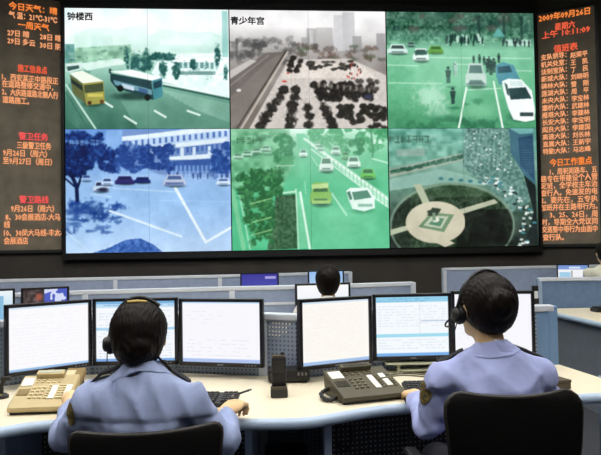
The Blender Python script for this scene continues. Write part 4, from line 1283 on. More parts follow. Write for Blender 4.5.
obj('knob', lt([(0.008, 0), (0.008, 0.01), (0.006, 0.012)], 12, Matrix.Translation((0.016, 0, 0.135))), 'plastic_dark', hr)
q = Pz(286, 384, DESK)
tr = empty('base_radio', (q.x + 0.01, q.y + 0.06, DESK), math.radians(4), 'squat black base radio with small lights behind the charger', 'radio')
obj('body', bx((0, 0, 0.036), (0.19, 0.10, 0.056), 0.005), 'plastic_black', tr)
obj('dial', lt([(0.016, 0), (0.016, 0.014), (0.013, 0.017)], 16, Matrix.Translation((-0.07, -0.05, 0.036)) @ Matrix.Rotation(math.pi / 2, 4, 'X')), 'plastic_dark', tr)
for k in range(3):
    obj('indicator', bx((0.045 + k * 0.017, -0.051, 0.042), (0.009, 0.004, 0.014)), 'plastic_grey', tr)
for s in (-1, 1):
    obj('foot', bx((s * 0.07, 0, 0.004), (0.03, 0.07, 0.008)), 'plastic_dark', tr)

# dark gadget at the very left edge of the desk
q = Pz(1.5, 398, DESK)
o = empty('desk_gadget', (q.x, q.y, DESK), 0.2, 'small black gadget with an orange light at the left desk edge', 'gadget')
obj('base', lt([(0.03, 0), (0.03, 0.012), (0.018, 0.02)], 14), 'plastic_black', o)
obj('stem', tb([(0, 0, 0.018), (0.0, 0.0, 0.05), (0.012, 0, 0.075)], 0.009, 8), 'plastic_black', o)
obj('head', bx((0.018, 0, 0.082), (0.04, 0.02, 0.02), 0.004), 'plastic_dark', o)
obj('lamp', bx((0.0, -0.02, 0.016), (0.012, 0.008, 0.008)), 'badge_gold', o)

# ------------------------------------------------------------------ keyboards, stand, papers, pen
def keyboard(label, loc, rz):
    r = empty('keyboard', loc, rz, label, 'keyboard', 'black keyboards')
    obj('tray', bx((0, 0, 0.011), (0.44, 0.15, 0.018), 0.005, 2, Matrix.Rotation(math.radians(4), 4, 'X')), 'plastic_black', r)
    b = bmesh.new()
    for j in range(5):
        for i in range(22):
            if i in (14, 18): continue
            box(b, (-0.205 + i * 0.0195, -0.055 + j * 0.026, 0.0205 + j * 0.0018), (0.016, 0.021, 0.008))
    obj('keys', b, 'plastic_dark', r)['kind'] = 'stuff'
    return r
q = Pz(221, 403, DESK)
keyboard('black keyboard in front of the left operator', (q.x - 0.15, q.y + 0.0, DESK + 0.004), math.radians(-2))
q = Pz(411, 391, DESK)
keyboard('black keyboard half hidden by the right operator', (q.x + 0.19, q.y - 0.01, DESK + 0.004), math.radians(2))

# clear olive-tinted riser with wires under the cyan-bar monitor
q = Pz(415, 372, DESK)
rs = empty('glass_riser', (q.x, q.y + 0.02, DESK), math.radians(1), 'olive-tinted glass riser shelf under the cyan-bar monitor', 'shelf')
obj('shelf', bx((0, 0, 0.047), (0.30, 0.13, 0.006), 0.001), 'olive_glass', rs)
obj('lower_shelf', bx((0.03, -0.01, 0.018), (0.24, 0.12, 0.005), 0.001), 'olive_glass', rs)
for sx in (-1, 1):
    for sy in (-1, 1):
        obj('pillar', lt([(0.009, 0), (0.009, 0.046)], 10, Matrix.Translation((sx * 0.085, sy * 0.045, 0))), 'steel' if sy > 0 else 'olive_glass', rs)
for k, (x0, y0, x1, y1) in enumerate(((383, 372, 440, 376), (385, 378, 430, 373), (378, 383, 425, 381))):
    a_, b_ = Pz(x0, y0, DESK + 0.058), Pz(x1, y1, DESK + 0.058)
    a_.z += 0.009 * k; b_.z += 0.009 * k
    mid_ = (a_ + b_) / 2 + Vector((0, 0.02 * (k - 1), 0.006))
    cable(['thin pale wire lying across the back of the glass riser', 'thin pale wire crossing the middle of the glass riser', 'thin pale wire along the front of the glass riser'][k], [a_, mid_, b_], 0.0035, 'phone_olive_light', name='thin_wire')
q = Pz(596.5, 312, DESK)
tele = empty('desk_set', (q.x + 0.06, q.y, DESK), 0.1, 'low black device on the right-hand empty desk', 'device')
obj('body', bx((0, 0, 0.02), (0.18, 0.12, 0.034), 0.008), 'plastic_black', tele)
obj('lid', bx((0, 0.02, 0.042), (0.16, 0.05, 0.014), 0.005), 'plastic_dark', tele)

q = Pz(559.5, 389, DESK)
bb = empty('card_box', (q.x, q.y + 0.03, DESK), 0.3, 'low olive-brown box on the desk beside the right operator\'s arm', 'box')
obj('tray', bx((0, 0, 0.014), (0.07, 0.10, 0.028), 0.004), 'arm_brown', bb)
obj('lid', bx((0, 0, 0.034), (0.074, 0.104, 0.014), 0.004), 'arm_brown', bb)

# ------------------------------------------------------------------ chairs
def back_panel(w, h, r, th, curve, sag, nx=16, nz=16):
    bm = bmesh.new()
    L = [[], []]
    for s, y0 in enumerate((0.0, th)):
        for j in range(nz + 1):
            v = 0.5 - 0.5 * math.cos(math.pi * j / nz)
            z = v * h
            e = min(z, h - z)
            hw = w / 2 - (r - math.sqrt(max(0, r * r - (r - e) ** 2)) if e < r else 0) - 0.035 * (1 - v)
            row = []
            for i in range(nx + 1):
                u = i / nx * 2 - 1
                zz = z - sag * v * (1 - u * u)
                row.append(bm.verts.new((u * hw, y0 + curve * u * u - 0.03 * math.sin(v * math.pi), zz)))
            L[s].append(row)
    for s in range(2):
        for j in range(nz):
            for i in range(nx):
                bm.faces.new((L[s][j][i], L[s][j][i + 1], L[s][j + 1][i + 1], L[s][j + 1][i]))
    for j in range(nz):
        for i in (0, nx):
            bm.faces.new((L[0][j][i], L[0][j + 1][i], L[1][j + 1][i], L[1][j][i]))
    for i in range(nx):
        for j in (0, nz):
            bm.faces.new((L[0][j][i], L[0][j][i + 1], L[1][j][i + 1], L[1][j][i]))
    rim = [L[0][j][0].co.copy() for j in range(nz + 1)] + [L[0][nz][i].co.copy() for i in range(1, nx + 1)] + [L[0][j][nx].co.copy() for j in range(nz - 1, -1, -1)] + [L[0][0][i].co.copy() for i in range(nx - 1, 0, -1)]
    return bm, [p + Vector((0, th / 2, 0)) for p in rim]

def office_chair(label, loc, rz, top=0.9, w=0.46, recline=6, corner=0.055):
    r = empty('office_chair', loc, rz, label, 'chair', 'black office chairs')
    seat = bmesh.new()
    box(seat, (0, 0.24, 0.425), (0.48, 0.46, 0.07), 0.03, 3)
    obj('seat', seat, 'chair_mesh', r, smooth=50)
    bm, rim = back_panel(w, top - 0.5, corner, 0.022, 0.045, 0.002)
    R = Matrix.Translation((0, -0.03, 0.5)) @ Matrix.Rotation(math.radians(recline), 4, 'X')
    bk = obj('backrest', bm, 'chair_mesh', r, loc=R.to_translation(), rot=(math.radians(recline), 0, 0), smooth=50)
    rim2 = rim + [rim[0]]
    obj('rim', tb(rim2, 0.009, 8), 'chair_rim', bk, smooth=60)
    obj('spine', tb([(0, 0.2, 0.38), (0, 0.04, 0.38), (0, -0.035, 0.43), (0, -0.045, 0.53), (0, -0.055, 0.66)], 0.022, 10, 0.6), 'plastic_black', r, smooth=60)
    for s in (-1, 1):
        a = obj('armrest', bx((s * 0.26, 0.20, 0.635), (0.05, 0.22, 0.028), 0.011), 'plastic_black', r, smooth=45)
        obj('support', tb([(s * 0.20, 0.2, 0.40), (s * 0.26, 0.19, 0.44), (s * 0.262, 0.18, 0.55), (s * 0.26, 0.18, 0.63)], 0.016, 8), 'plastic_black', a, smooth=60)
    obj('column', lt([(0.03, 0.09), (0.03, 0.25), (0.018, 0.25), (0.018, 0.395)], 14, Matrix.Translation((0, 0.24, 0))), 'plastic_black', r, smooth=40)
    for k in range(5):
        a = math.radians(90 + 72 * k + 10)
        d = Vector((math.cos(a), math.sin(a), 0))
        c0 = Vector((0, 0.24, 0.10))
        lg = obj('base_leg', tb([c0, c0 + d * 0.15 + Vector((0, 0, -0.005)), c0 + d * 0.29 + Vector((0, 0, -0.03))], [0.024, 0.02, 0.014], 8), 'plastic_black', r, smooth=60)
        p = c0 + d * 0.285
        obj('caster', lt([(0.018, -0.02), (0.027, -0.017), (0.027, 0.017), (0.018, 0.02)], 14, Matrix.Translation((p.x, p.y, 0.027)) @ Matrix.Rotation(a, 4, 'Z') @ Matrix.Rotation(math.pi / 2, 4, 'X')), 'plastic_black', lg)
    return r

c1 = Pd(147.5, 430, 1.97)
office_chair('black mesh office chair with a brown rim under the left operator', (c1.x, c1.y, 0), math.radians(11), top=0.822, w=0.45, corner=0.022)
c2 = Pd(510.5, 395, 2.02)
office_chair('black mesh office chair under the right operator', (c2.x, c2.y, 0), math.radians(2), top=0.905, w=0.432)
c3 = Pd(328, 300, 4.3)
office_chair('black office chair of the white-collared operator in the middle row', (c3.x, c3.y - 0.12, 0), 0.0, top=0.9)
c4 = Pd(608, 270, 6.8)
office_chair('black office chair of the operator cut off at the right edge', (c4.x, c4.y - 0.12, 0), 0.0, top=0.9)

# ------------------------------------------------------------------ people: smooth-blended bodies
def frame(x, z):
    """rotation whose x axis follows x and whose z axis follows z as nearly as possible"""
    z = Vector(z).normalized(); x = Vector(x); x = (x - z * x.dot(z)).normalized()
    y = z.cross(x)
    return np.array([list(x), list(y), list(z)])        # rows: local axes

class Sdf:
    def __init__(s, lo, hi, h):
        s.lo, s.h = np.array(lo, float), h
        s.n = (np.ceil((np.array(hi) - s.lo) / h)).astype(int) + 1
        s.F = np.full(tuple(s.n), 1.0, np.float32)
    def region(s, lo, hi):
        a = np.clip(np.floor((np.array(lo) - s.lo) / s.h).astype(int), 0, s.n - 1)
        b_ = np.clip(np.ceil((np.array(hi) - s.lo) / s.h).astype(int) + 1, 1, s.n)
        sl = tuple(slice(i, j) for i, j in zip(a, b_))
        ax = [s.lo[k] + s.h * np.arange(a[k], b_[k]) for k in range(3)]
        return sl, np.meshgrid(*ax, indexing='ij')
    def merge(s, sl, d, k, op):
        f = s.F[sl]
        if op == 'sub':
            d = -d
            hh = np.clip(0.5 - 0.5 * (f - d) / max(k, 1e-5), 0, 1)
            s.F[sl] = f * (1 - hh) + d * hh + k * hh * (1 - hh)
        else:
            hh = np.clip(0.5 + 0.5 * (f - d) / max(k, 1e-5), 0, 1)
            s.F[sl] = f * (1 - hh) + d * hh - k * hh * (1 - hh)
    def cap(s, a, b_, r0, r1, k=0.02, op='add'):
        a, b_ = np.array(a, float), np.array(b_, float)
        m = max(r0, r1) + k * 1.5 + 2 * s.h
        sl, (X, Y, Z) = s.region(np.minimum(a, b_) - m, np.maximum(a, b_) + m)
        d = b_ - a
        t = np.clip(((X - a[0]) * d[0] + (Y - a[1]) * d[1] + (Z - a[2]) * d[2]) / max(1e-9, d @ d), 0, 1)
        q = np.sqrt((X - a[0] - t * d[0]) ** 2 + (Y - a[1] - t * d[1]) ** 2 + (Z - a[2] - t * d[2]) ** 2) - (r0 + (r1 - r0) * t)
        s.merge(sl, q, k, op)
    def ell(s, c, r, R=None, k=0.02, op='add'):
        c = np.array(c, float); m = max(r) + k * 1.5 + 2 * s.h
        sl, (X, Y, Z) = s.region(c - m, c + m)
        P = np.stack([X - c[0], Y - c[1], Z - c[2]], -1)
        if R is not None: P = P @ np.array(R).T
        r = np.array(r, float)
        k0 = np.sqrt(((P / r) ** 2).sum(-1)); k1 = np.sqrt(((P / r ** 2) ** 2).sum(-1)) + 1e-9
        s.merge(sl, k0 * (k0 - 1) / k1, k, op)
    def coords(s):
        return np.meshgrid(*[s.lo[k] + s.h * np.arange(s.n[k]) for k in range(3)], indexing='ij')
    def mesh(s, name):
        F = s.F
        nx, ny, nz = F.shape
        ins = F < 0
        c = np.zeros((nx - 1, ny - 1, nz - 1), np.int8)
        for i in (0, 1):
            for j in (0, 1):
                for k in (0, 1):
                    c += ins[i:nx - 1 + i, j:ny - 1 + j, k:nz - 1 + k]
        act = (c > 0) & (c < 8)
        ids = np.full(act.shape, -1, np.int64)
        I = np.argwhere(act)
        ids[act] = np.arange(len(I))
        acc = np.zeros((len(I), 3)); cnt = np.zeros(len(I))
        corners = [(i, j, k) for i in (0, 1) for j in (0, 1) for k in (0, 1)]
        for a in corners:
            for ax in range(3):
                if a[ax]: continue
                b_ = list(a); b_[ax] = 1
                fa = F[I[:, 0] + a[0], I[:, 1] + a[1], I[:, 2] + a[2]]
                fb = F[I[:, 0] + b_[0], I[:, 1] + b_[1], I[:, 2] + b_[2]]
                m = (fa < 0) != (fb < 0)
                t = np.where(m, fa / np.where(m, fa - fb, 1), 0)
                p = np.array(a, float)[None].repeat(len(I), 0)
                p[:, ax] += t
                acc[m] += p[m]; cnt[m] += 1
        V = s.lo + (I + acc / cnt[:, None]) * s.h
        quads = []
        for ax in range(3):
            o1, o2 = [(1, 2), (2, 0), (0, 1)][ax]
            sa = [slice(None)] * 3; sb = [slice(None)] * 3
            sa[ax] = slice(0, -1); sb[ax] = slice(1, None)
            ia, ib = ins[tuple(sa)], ins[tuple(sb)]
            E_ = np.argwhere(ia != ib)
            E_ = E_[(E_[:, o1] > 0) & (E_[:, o2] > 0) & (E_[:, o1] < F.shape[o1] - 1) & (E_[:, o2] < F.shape[o2] - 1)]
            def cid(d1, d2):
                q = E_.copy(); q[:, o1] -= d1; q[:, o2] -= d2
                return ids[q[:, 0], q[:, 1], q[:, 2]]
            qd = np.stack([cid(1, 1), cid(0, 1), cid(0, 0), cid(1, 0)], -1)
            fl = ~ia[E_[:, 0], E_[:, 1], E_[:, 2]]
            qd[fl] = qd[fl][:, ::-1]
            quads.append(qd)
        Q = np.concatenate(quads)
        Q = Q[(Q >= 0).all(1)]
        me = bpy.data.meshes.new(name)
        me.vertices.add(len(V)); me.vertices.foreach_set('co', V.astype(np.float32).ravel())
        me.loops.add(Q.size); me.loops.foreach_set('vertex_index', Q.ravel().astype(np.int32))
        me.polygons.add(len(Q)); me.polygons.foreach_set('loop_start', (np.arange(len(Q)) * 4).astype(np.int32))
        me.update(); me.validate()
        me.polygons.foreach_set('use_smooth', [True] * len(me.polygons))
        return me

def lerp(a, b_, t):
    return Vector(a) + (Vector(b_) - Vector(a)) * t

def hand(S, W, f, n, s, curl=40, k=0.006, pen=False):
    """W wrist, f towards the fingers, n out of the back of the hand, s towards the thumb"""
    W, f, n, s = Vector(W), Vector(f).normalized(), Vector(n).normalized(), Vector(s).normalized()
    R = np.array([list(s), list(f), list(n)])
    S.cap(W - f * 0.03, W + f * 0.03, 0.025, 0.026, 0.02)
    S.ell(W + f * 0.055, (0.041, 0.05, 0.017), R, 0.015)
    for i, (off, ln) in enumerate(((0.029, .92), (0.010, 1.0), (-0.010, .94), (-0.028, .76))):
        a = W + f * (0.088 - abs(off) * 0.25) + s * off
        c1_, c2_, c3_ = (math.radians(curl * q) for q in (0.45, 1.25, 2.0))
        p1 = a + (f * math.cos(c1_) - n * math.sin(c1_)) * 0.042 * ln
        p2 = p1 + (f * math.cos(c2_) - n * math.sin(c2_)) * 0.027 * ln
        p3 = p2 + (f * math.cos(c3_) - n * math.sin(c3_)) * 0.020 * ln
        S.cap(a, p1, 0.0095, 0.0088, k); S.cap(p1, p2, 0.0088, 0.008, 0.004); S.cap(p2, p3, 0.008, 0.007, 0.004)
    t0 = W + f * 0.03 + s * 0.026 - n * 0.004
    t1 = t0 + (f * 0.72 + s * 0.55 - n * 0.35).normalized() * 0.04
    t2 = t1 + (f * 0.95 + s * 0.05 - n * 0.35).normalized() * 0.03
    S.cap(t0, t1, 0.013, 0.0105, 0.01); S.cap(t1, t2, 0.0105, 0.0085, 0.005)

def build_person(label, J, shirt='shirt_blue', h=0.006, hs=0.008, detail=True, wseed=0, bun=None, female=True):
    V = {k: Vector(v) for k, v in J.items() if k not in ('yaw', 'pitch', 'tilt', 'hair', 'nape', 'napez', 'curlL', 'curlR')}
    Hc = V['head']
    yaw, pitch = J.get('yaw', 0), J.get('pitch', 0)
    HM = Matrix.Rotation(yaw, 3, 'Z') @ Matrix.Rotation(J.get('tilt', 0), 3, 'Y') @ Matrix.Rotation(-pitch, 3, 'X')   # local y = face direction
    def H(x, y, z): return Hc + HM @ Vector((x, y, z))
    HR = np.array(HM.transposed())
    up = (V['neck'] - V['pelvis']).normalized()
    side = (V['shR'] - V['shL'])
    TR = frame(side, up)
    chest = lerp(V['pelvis'], V['neck'], 0.66)
    waist = lerp(V['pelvis'], V['neck'], 0.30)
    fwd = Vector((-side.y, side.x, 0)).normalized()
    pts = [v for k, v in V.items()]
    lo = [min(p[i] for p in pts) - 0.22 for i in range(3)]
    hi = [max(p[i] for p in pts) + 0.24 for i in range(3)]
    lo[2] = 0.0 - 0.02
    # ---- skin: one continuous figure
    S = Sdf(lo, hi, h)
    S.ell(V['pelvis'], (0.150, 0.105, 0.11), TR, 0.03)
    S.ell(waist, (0.12, 0.085, 0.13), TR, 0.05)
    S.ell(chest, (0.138, 0.092, 0.165), TR, 0.05)
    S.cap(V['shL'], V['shR'], 0.044, 0.044, 0.04)
    S.cap(lerp(V['neck'], V['pelvis'], .08), H(0, -0.02, -0.06), 0.052, 0.046, 0.025)
    for s in 'LR':
        S.cap(V['sh' + s], V['el' + s], 0.044, 0.036, 0.02)
        S.cap(V['el' + s], V['wr' + s], 0.037, 0.025, 0.02)
        S.cap(V['hip' + s], V['kn' + s], 0.075, 0.05, 0.03)
        S.cap(V['kn' + s], V['an' + s], 0.048, 0.034, 0.02)
        S.cap(V['an' + s], V['an' + s] + fwd * 0.13 + Vector((0, 0, -0.035)), 0.034, 0.026, 0.02)
        hd = V['ha' + s] - V['wr' + s]
        hd.normalize()
        n = Vector((0, 0, 1))
        n = (n - hd * n.dot(hd)).normalized()
        sd = hd.cross(n) if s == 'L' else n.cross(hd)      # thumb points inwards
        hand(S, V['wr' + s], hd, n, sd, J.get('curl' + s, 40))
    # head: skull, jaw, nose, ears, brow, lips, eye sockets
    S.ell(H(0, -0.005, 0.028), (0.074, 0.092, 0.088), HR, 0.01)
    S.ell(H(0, 0.028, -0.045), (0.055, 0.062, 0.070), HR, 0.03)
    S.ell(H(0, 0.066, -0.098), (0.024, 0.018, 0.018), HR, 0.02)
    S.cap(H(0, 0.088, 0.012), H(0, 0.106, -0.026), 0.008, 0.012, 0.012)
    for s in (-1, 1):
        S.ell(H(s * 0.030, 0.098, 0.012), (0.015, 0.012, 0.010), HR, 0.008, 'sub')
        S.ell(H(s * 0.077, -0.002, -0.012), (0.009, 0.018, 0.030), HR, 0.008)
        S.ell(H(s * 0.038, 0.062, -0.02), (0.022, 0.02, 0.02), HR, 0.02)
    S.cap(H(-0.016, 0.088, -0.062), H(0.016, 0.088, -0.062), 0.007, 0.007, 0.008)
    body = obj('person', S.mesh('person'), 'skin')
    tag(body, label, 'person', 'operators')
    body['label'] = label
    for s in (-1, 1):
        obj('eye', lt([(0.003, -0.010), (0.009, -0.006), (0.0105, 0), (0.009, 0.006), (0.003, 0.010)], 12, Matrix.Translation(H(s * 0.030, 0.083, 0.012))), 'eye_dark', body, smooth=80)
    # ---- shirt
    lo2 = [lo[0], lo[1], V['pelvis'].z - 0.16]; hi2 = [hi[0], hi[1], V['neck'].z + 0.16]
    G = Sdf(lo2, hi2, hs)
    G.ell(V['pelvis'] + up * 0.03, (0.178, 0.135, 0.13), TR, 0.03)
    G.ell(waist, (0.160, 0.122, 0.16), TR, 0.06)
    G.ell(chest, (0.165, 0.112, 0.155), TR, 0.06)
    G.cap(lerp(V['shL'], V['shR'], .06), lerp(V['shL'], V['shR'], .94), 0.054, 0.054, 0.05)
    G.cap(chest, V['neck'] - up * 0.012, 0.09, 0.06, 0.05)
    for s in 'LR':
        G.cap(lerp(V['neck'], V['sh' + s], .15) - up * 0.022, V['sh' + s], 0.05, 0.051, 0.04)
        mid = lerp(V['sh' + s], V['el' + s], .5)
        G.cap(V['sh' + s], mid, 0.058, 0.057, 0.022)
        G.cap(mid, V['el' + s], 0.057, 0.053, 0.012)
        cuff = lerp(V['el' + s], V['wr' + s], .93)
        G.cap(V['el' + s], lerp(V['el' + s], V['wr' + s], .82), 0.053, 0.041, 0.02)
        G.cap(lerp(V['el' + s], V['wr' + s], .8), cuff, 0.040, 0.039, 0.012)
        f_ = (V['wr' + s] - V['el' + s]).normalized()
        G.cap(cuff + f_ * 0.052, cuff + f_ * 0.12, 0.05, 0.05, 0.004, 'sub')
    G.cap(V['neck'] + up * 0.055, H(0, -0.02, -0.02), 0.052, 0.055, 0.008, 'sub')
    # cloth folds
    X, Y, Z = G.coords()
    q = np.random.default_rng(100 + wseed)
    D = np.zeros_like(X)
    for i in range(9):
        a = q.normal(size=3); a /= np.linalg.norm(a)
        fr_ = q.uniform(16, 58)
        ph_ = q.uniform(0, 6.3)
        wob = 0.8 * np.sin(9 * X + ph_ * 2) + 0.8 * np.sin(8 * Z + ph_ * 3) + 0.6 * np.sin(11 * Y + ph_)
        D += (np.abs(np.sin(fr_ * (a[0] * X + a[1] * Y + a[2] * Z) + wob + ph_)) ** 0.7 - 0.6) * (0.09 / fr_)
    G.F += D.astype(np.float32) * 2.0
    # yoke seam across the upper back
    zs = V['shL'].z - 0.035 + (X - V['shL'].x) * ((V['shR'].z - V['shL'].z) / max(.05, V['shR'].x - V['shL'].x))
    G.F += (0.005 * np.exp(-((Z - zs) / 0.008) ** 2) - 0.0035 / (1 + np.exp(np.clip(-(Z - zs) / 0.003, -40, 40)))).astype(np.float32)
    sh = obj('shirt', G.mesh('shirt'), shirt, body)
    # collar
    bvh = BVHTree.FromPolygons([v.co for v in sh.data.vertices], [list(p.vertices) for p in sh.data.polygons])
    bm = bmesh.new()
    nb = V['neck'] + up * 0.008
    axis = (H(0, -0.02, -0.06) - nb).normalized()
    CR = frame(side, axis)
    rings = []
    for ci, (rr, zz) in enumerate(((0.054, -0.03), (0.053, 0.002), (0.051, 0.020), (0.054, 0.024), (0.061, 0.004), (0.068, -0.030))):
        ring = []
        for k in range(24):
            a = k / 24 * 2 * math.pi
            lx, ly = math.cos(a) * rr * 1.02, math.sin(a) * rr
            lz = zz - 0.022 * max(0, math.sin(a))
            w_ = nb + Vector(CR[0]) * lx + Vector(CR[1]) * ly + Vector(CR[2]) * lz
            if ci == 5:
                lc, nr, _, _ = bvh.find_nearest(w_)
                w_ = lc + nr * 0.003
            ring.append(bm.verts.new(w_))
        rings.append(ring)
    for i in range(len(rings) - 1):
        for k in range(24):
            bm.faces.new((rings[i][k], rings[i][(k + 1) % 24], rings[i + 1][(k + 1) % 24], rings[i + 1][k]))
    obj('collar', bm, shirt, sh, smooth=80)
    # ---- trousers and shoes
    T = Sdf([lo[0], lo[1], 0.0], [hi[0], hi[1], V['pelvis'].z + 0.1], max(hs, 0.009))
    T.ell(V['pelvis'], (0.172, 0.130, 0.10), TR, 0.03)
    for s in 'LR':
        T.cap(V['hip' + s], V['kn' + s], 0.092, 0.066, 0.03)
        T.cap(V['kn' + s], V['an' + s] + Vector((0, 0, 0.0)), 0.064, 0.052, 0.02)
        T.cap(V['an' + s] + Vector((0, 0, -0.06)), V['an' + s] + Vector((0, 0, -0.1)), 0.07, 0.07, 0.003, 'sub')
    obj('trousers', T.mesh('trousers'), 'trousers_navy', body)
    for s in 'LR':
        K = Sdf(V['an' + s] - Vector((0.2, 0.2, 0.12)), V['an' + s] + Vector((0.25, 0.32, 0.08)), 0.009)
        a = V['an' + s]
        K.cap(Vector((a.x, a.y, 0.045)), Vector((a.x, a.y, 0.04)) + fwd * 0.15, 0.042, 0.036, 0.03)
        K.cap(Vector((a.x, a.y, 0.045)) - fwd * 0.03, Vector((a.x, a.y, 0.07)), 0.04, 0.038, 0.03)
        obj('shoe', K.mesh('shoe'), 'leather_black', body)
    # ---- hair
    hw = J.get('hair', (0.092, 0.108, 0.108))
    A = Sdf(Hc - Vector((0.2, 0.24, 0.2)), Hc + Vector((0.2, 0.2, 0.2)), 0.005)
    A.ell(H(0, -0.014, 0.022), hw, HR, 0.01)
    A.ell(H(0, -0.052, J.get('napez', -0.042)), (hw[0] * J.get('nape', .70), 0.05, 0.055), HR, 0.04)
    if bun:
        bp_, br_ = bun
        A.ell(H(*bp_), br_, HR, 0.016)
    if female:
        A.ell(H(0, 0.086, -0.035), (0.070, 0.078, 0.098), HR, 0.012, 'sub')
    else:
        A.ell(H(0, 0.09, -0.035), (0.078, 0.085, 0.10), HR, 0.012, 'sub')
        A.cap(H(-0.2, -0.05, -0.125), H(0.2, -0.05, -0.125), 0.045, 0.045, 0.01, 'sub')
    for s in (-1, 1):
        A.ell(H(s * 0.095, 0.01, -0.030), (0.03, 0.036, 0.05), HR, 0.008, 'sub')
    X, Y, Z = A.coords()
    P = np.stack([X - Hc.x, Y - Hc.y, Z - Hc.z], -1) @ HR.T
    th_ = np.arctan2(P[..., 0], P[..., 2] + 0.02)
    A.F += (0.0009 * np.sin(th_ * 46 + 3 * np.sin(P[..., 1] * 40)) + 0.0006 * np.sin(P[..., 1] * 240 + th_ * 9)).astype(np.float32)
    if bun:
        c = np.array(bun[0]); dd = P - c
        ang = np.arctan2(dd[..., 2], dd[..., 0]); rr = np.sqrt((dd ** 2).sum(-1))
        A.F += (0.003 * np.exp(-(rr / 0.055) ** 2) * np.sin(ang * 3 + rr * 210)).astype(np.float32)
    hr_ = obj('hair', A.mesh('hair'), 'hair_black', body)
    return body, sh, bvh, H, HM, TR, V

def conform_patch(name, bvh, parent, px, py, twist, ru, rv, m, off=0.003, shape='shield', label=None):
    """small badge that follows the cloth beneath it"""
    bm = bmesh.new()
    rings = []
    n = 20
    o = Vector((0, 0, CAMZ))
    c, nrm, _, _ = bvh.ray_cast(o, (Pd(px, py, 2.0) - o).normalized())
    v = Vector((math.sin(twist), 0, math.cos(twist)))
    v = (v - nrm * v.dot(nrm)).normalized()
    u = v.cross(nrm)
    for q in (0.0, 0.35, 0.7, 1.0):
        ring = []
        for k in range(n):
            a = k / n * 2 * math.pi
            x, y = math.cos(a), math.sin(a)
            if shape == 'shield': x *= 1 - 0.28 * max(0, -y)
            p = Vector(c) + u * x * ru * q + v * y * rv * q
            loc, nor, _, _ = bvh.find_nearest(p)
            ring.append(bm.verts.new(loc + nor * off))
        rings.append(ring)
    for i in range(len(rings) - 1):
        for k in range(n):
            bm.faces.new((rings[i][k], rings[i][(k + 1) % n], rings[i + 1][(k + 1) % n], rings[i + 1][k]))
    bmesh.ops.remove_doubles(bm, verts=bm.verts, dist=0.0004)
    o = obj(name, bm, m, parent, smooth=80)
    if label: o['label'] = label
    return o

def epaulette(bvh, parent, a, b_, wd, lift=0.012):
    """shoulder board: a firm dark strip from the collar to the shoulder's end"""
    a, b_ = Vector(a), Vector(b_)
    d = (b_ - a).normalized()
    sd = Vector((-d.y, d.x, 0)).normalized()
    bm = bmesh.new()
    rows_ = []
    for i in range(8):
        t = i / 7
        p = a + (b_ - a) * t
        loc, nor, _, _ = bvh.find_nearest(p + Vector((0, 0, 0.02)))
        z = loc.z + lift + 0.006 * math.sin(t * math.pi)
        w_ = wd * (0.72 + 0.28 * t)
        rows_.append([bm.verts.new((p.x + sd.x * w_ * s, p.y + sd.y * w_ * s, z + zz)) for s, zz in ((-1, -0.006), (-1, 0.002), (0, 0.007), (1, 0.002), (1, -0.006))])
    for r0_, r1_ in zip(rows_[:-1], rows_[1:]):
        for k in range(5):
            bm.faces.new((r0_[k], r0_[(k + 1) % 5], r1_[(k + 1) % 5], r1_[k]))
    bm.faces.new(rows_[0]); bm.faces.new(rows_[-1][::-1])
    return obj('epaulette', bm, 'epaulette_navy', parent, smooth=30)

def headset(label, H, side, rx=0.099, top=0.142, yoff=-0.005, cup=(0.094, 0.0, -0.028)):
    base = H(0, 0, 0)
    r = empty('headset', base, 0, label, 'headset', 'telephone headsets')
    def L(x, y, z): return H(x, y, z) - base
    pts = []
    for k in range(17):
        a = math.pi * k / 16
        z = math.sin(a)
        pts.append(L(-side * math.cos(a) * rx * -1 if False else side * math.cos(a) * rx, yoff, 0.0 + (top - 0.0) * z - (0.03 * (1 - z) if k < 9 else 0.0)))
    obj('headband', tb(pts[:12], 0.006, 8, 1.0), 'plastic_black', r, smooth=60)
    e = pts[11]
    obj('temple_pad', tb([e, e + (pts[11] - pts[10]) * 0.8], 0.007, 8), 'plastic_dark', r, smooth=60)
    cx, cy, cz = cup
    ax = (L(side * 1, 0, 0) - L(0, 0, 0)).normalized()
    q = ax.to_track_quat('Z', 'Y').to_matrix().to_4x4()
    obj('ear_cushion', lt([(0.015, -0.012), (0.030, -0.010), (0.033, 0.0), (0.030, 0.008), (0.012, 0.010)], 20, Matrix.Translation(L(side * cx, cy, cz)) @ q), 'plastic_black', r, smooth=50)
    obj('ear_cup', lt([(0.024, 0.006), (0.024, 0.016), (0.018, 0.022), (0.006, 0.024)], 20, Matrix.Translation(L(side * cx, cy, cz)) @ q), 'plastic_dark', r, smooth=40)
    bm_pts = catmull([L(side * (cx + 0.014), cy, cz), L(side * (cx + 0.018), cy + 0.045, cz - 0.035), L(side * (cx - 0.01), cy + 0.09, cz - 0.06), L(side * (cx - 0.05), cy + 0.118, cz - 0.066)], 5)
    obj('microphone_boom', tb(bm_pts, 0.0034, 7), 'plastic_black', r, smooth=60)
    obj('microphone', tb([bm_pts[-1] + (bm_pts[-2] - bm_pts[-1]) * .4, bm_pts[-1] - (bm_pts[-2] - bm_pts[-1])], 0.008, 8), 'plastic_dark', r, smooth=60)
    obj('lead', tb(catmull([L(side * (cx + 0.010), cy - 0.005, cz - 0.028), L(side * (cx + 0.012), cy + 0.004, cz - 0.07), L(side * (cx + 0.004), cy + 0.03, cz - 0.115)], 5), 0.0018, 6), 'plastic_black', r, smooth=60)
    return r

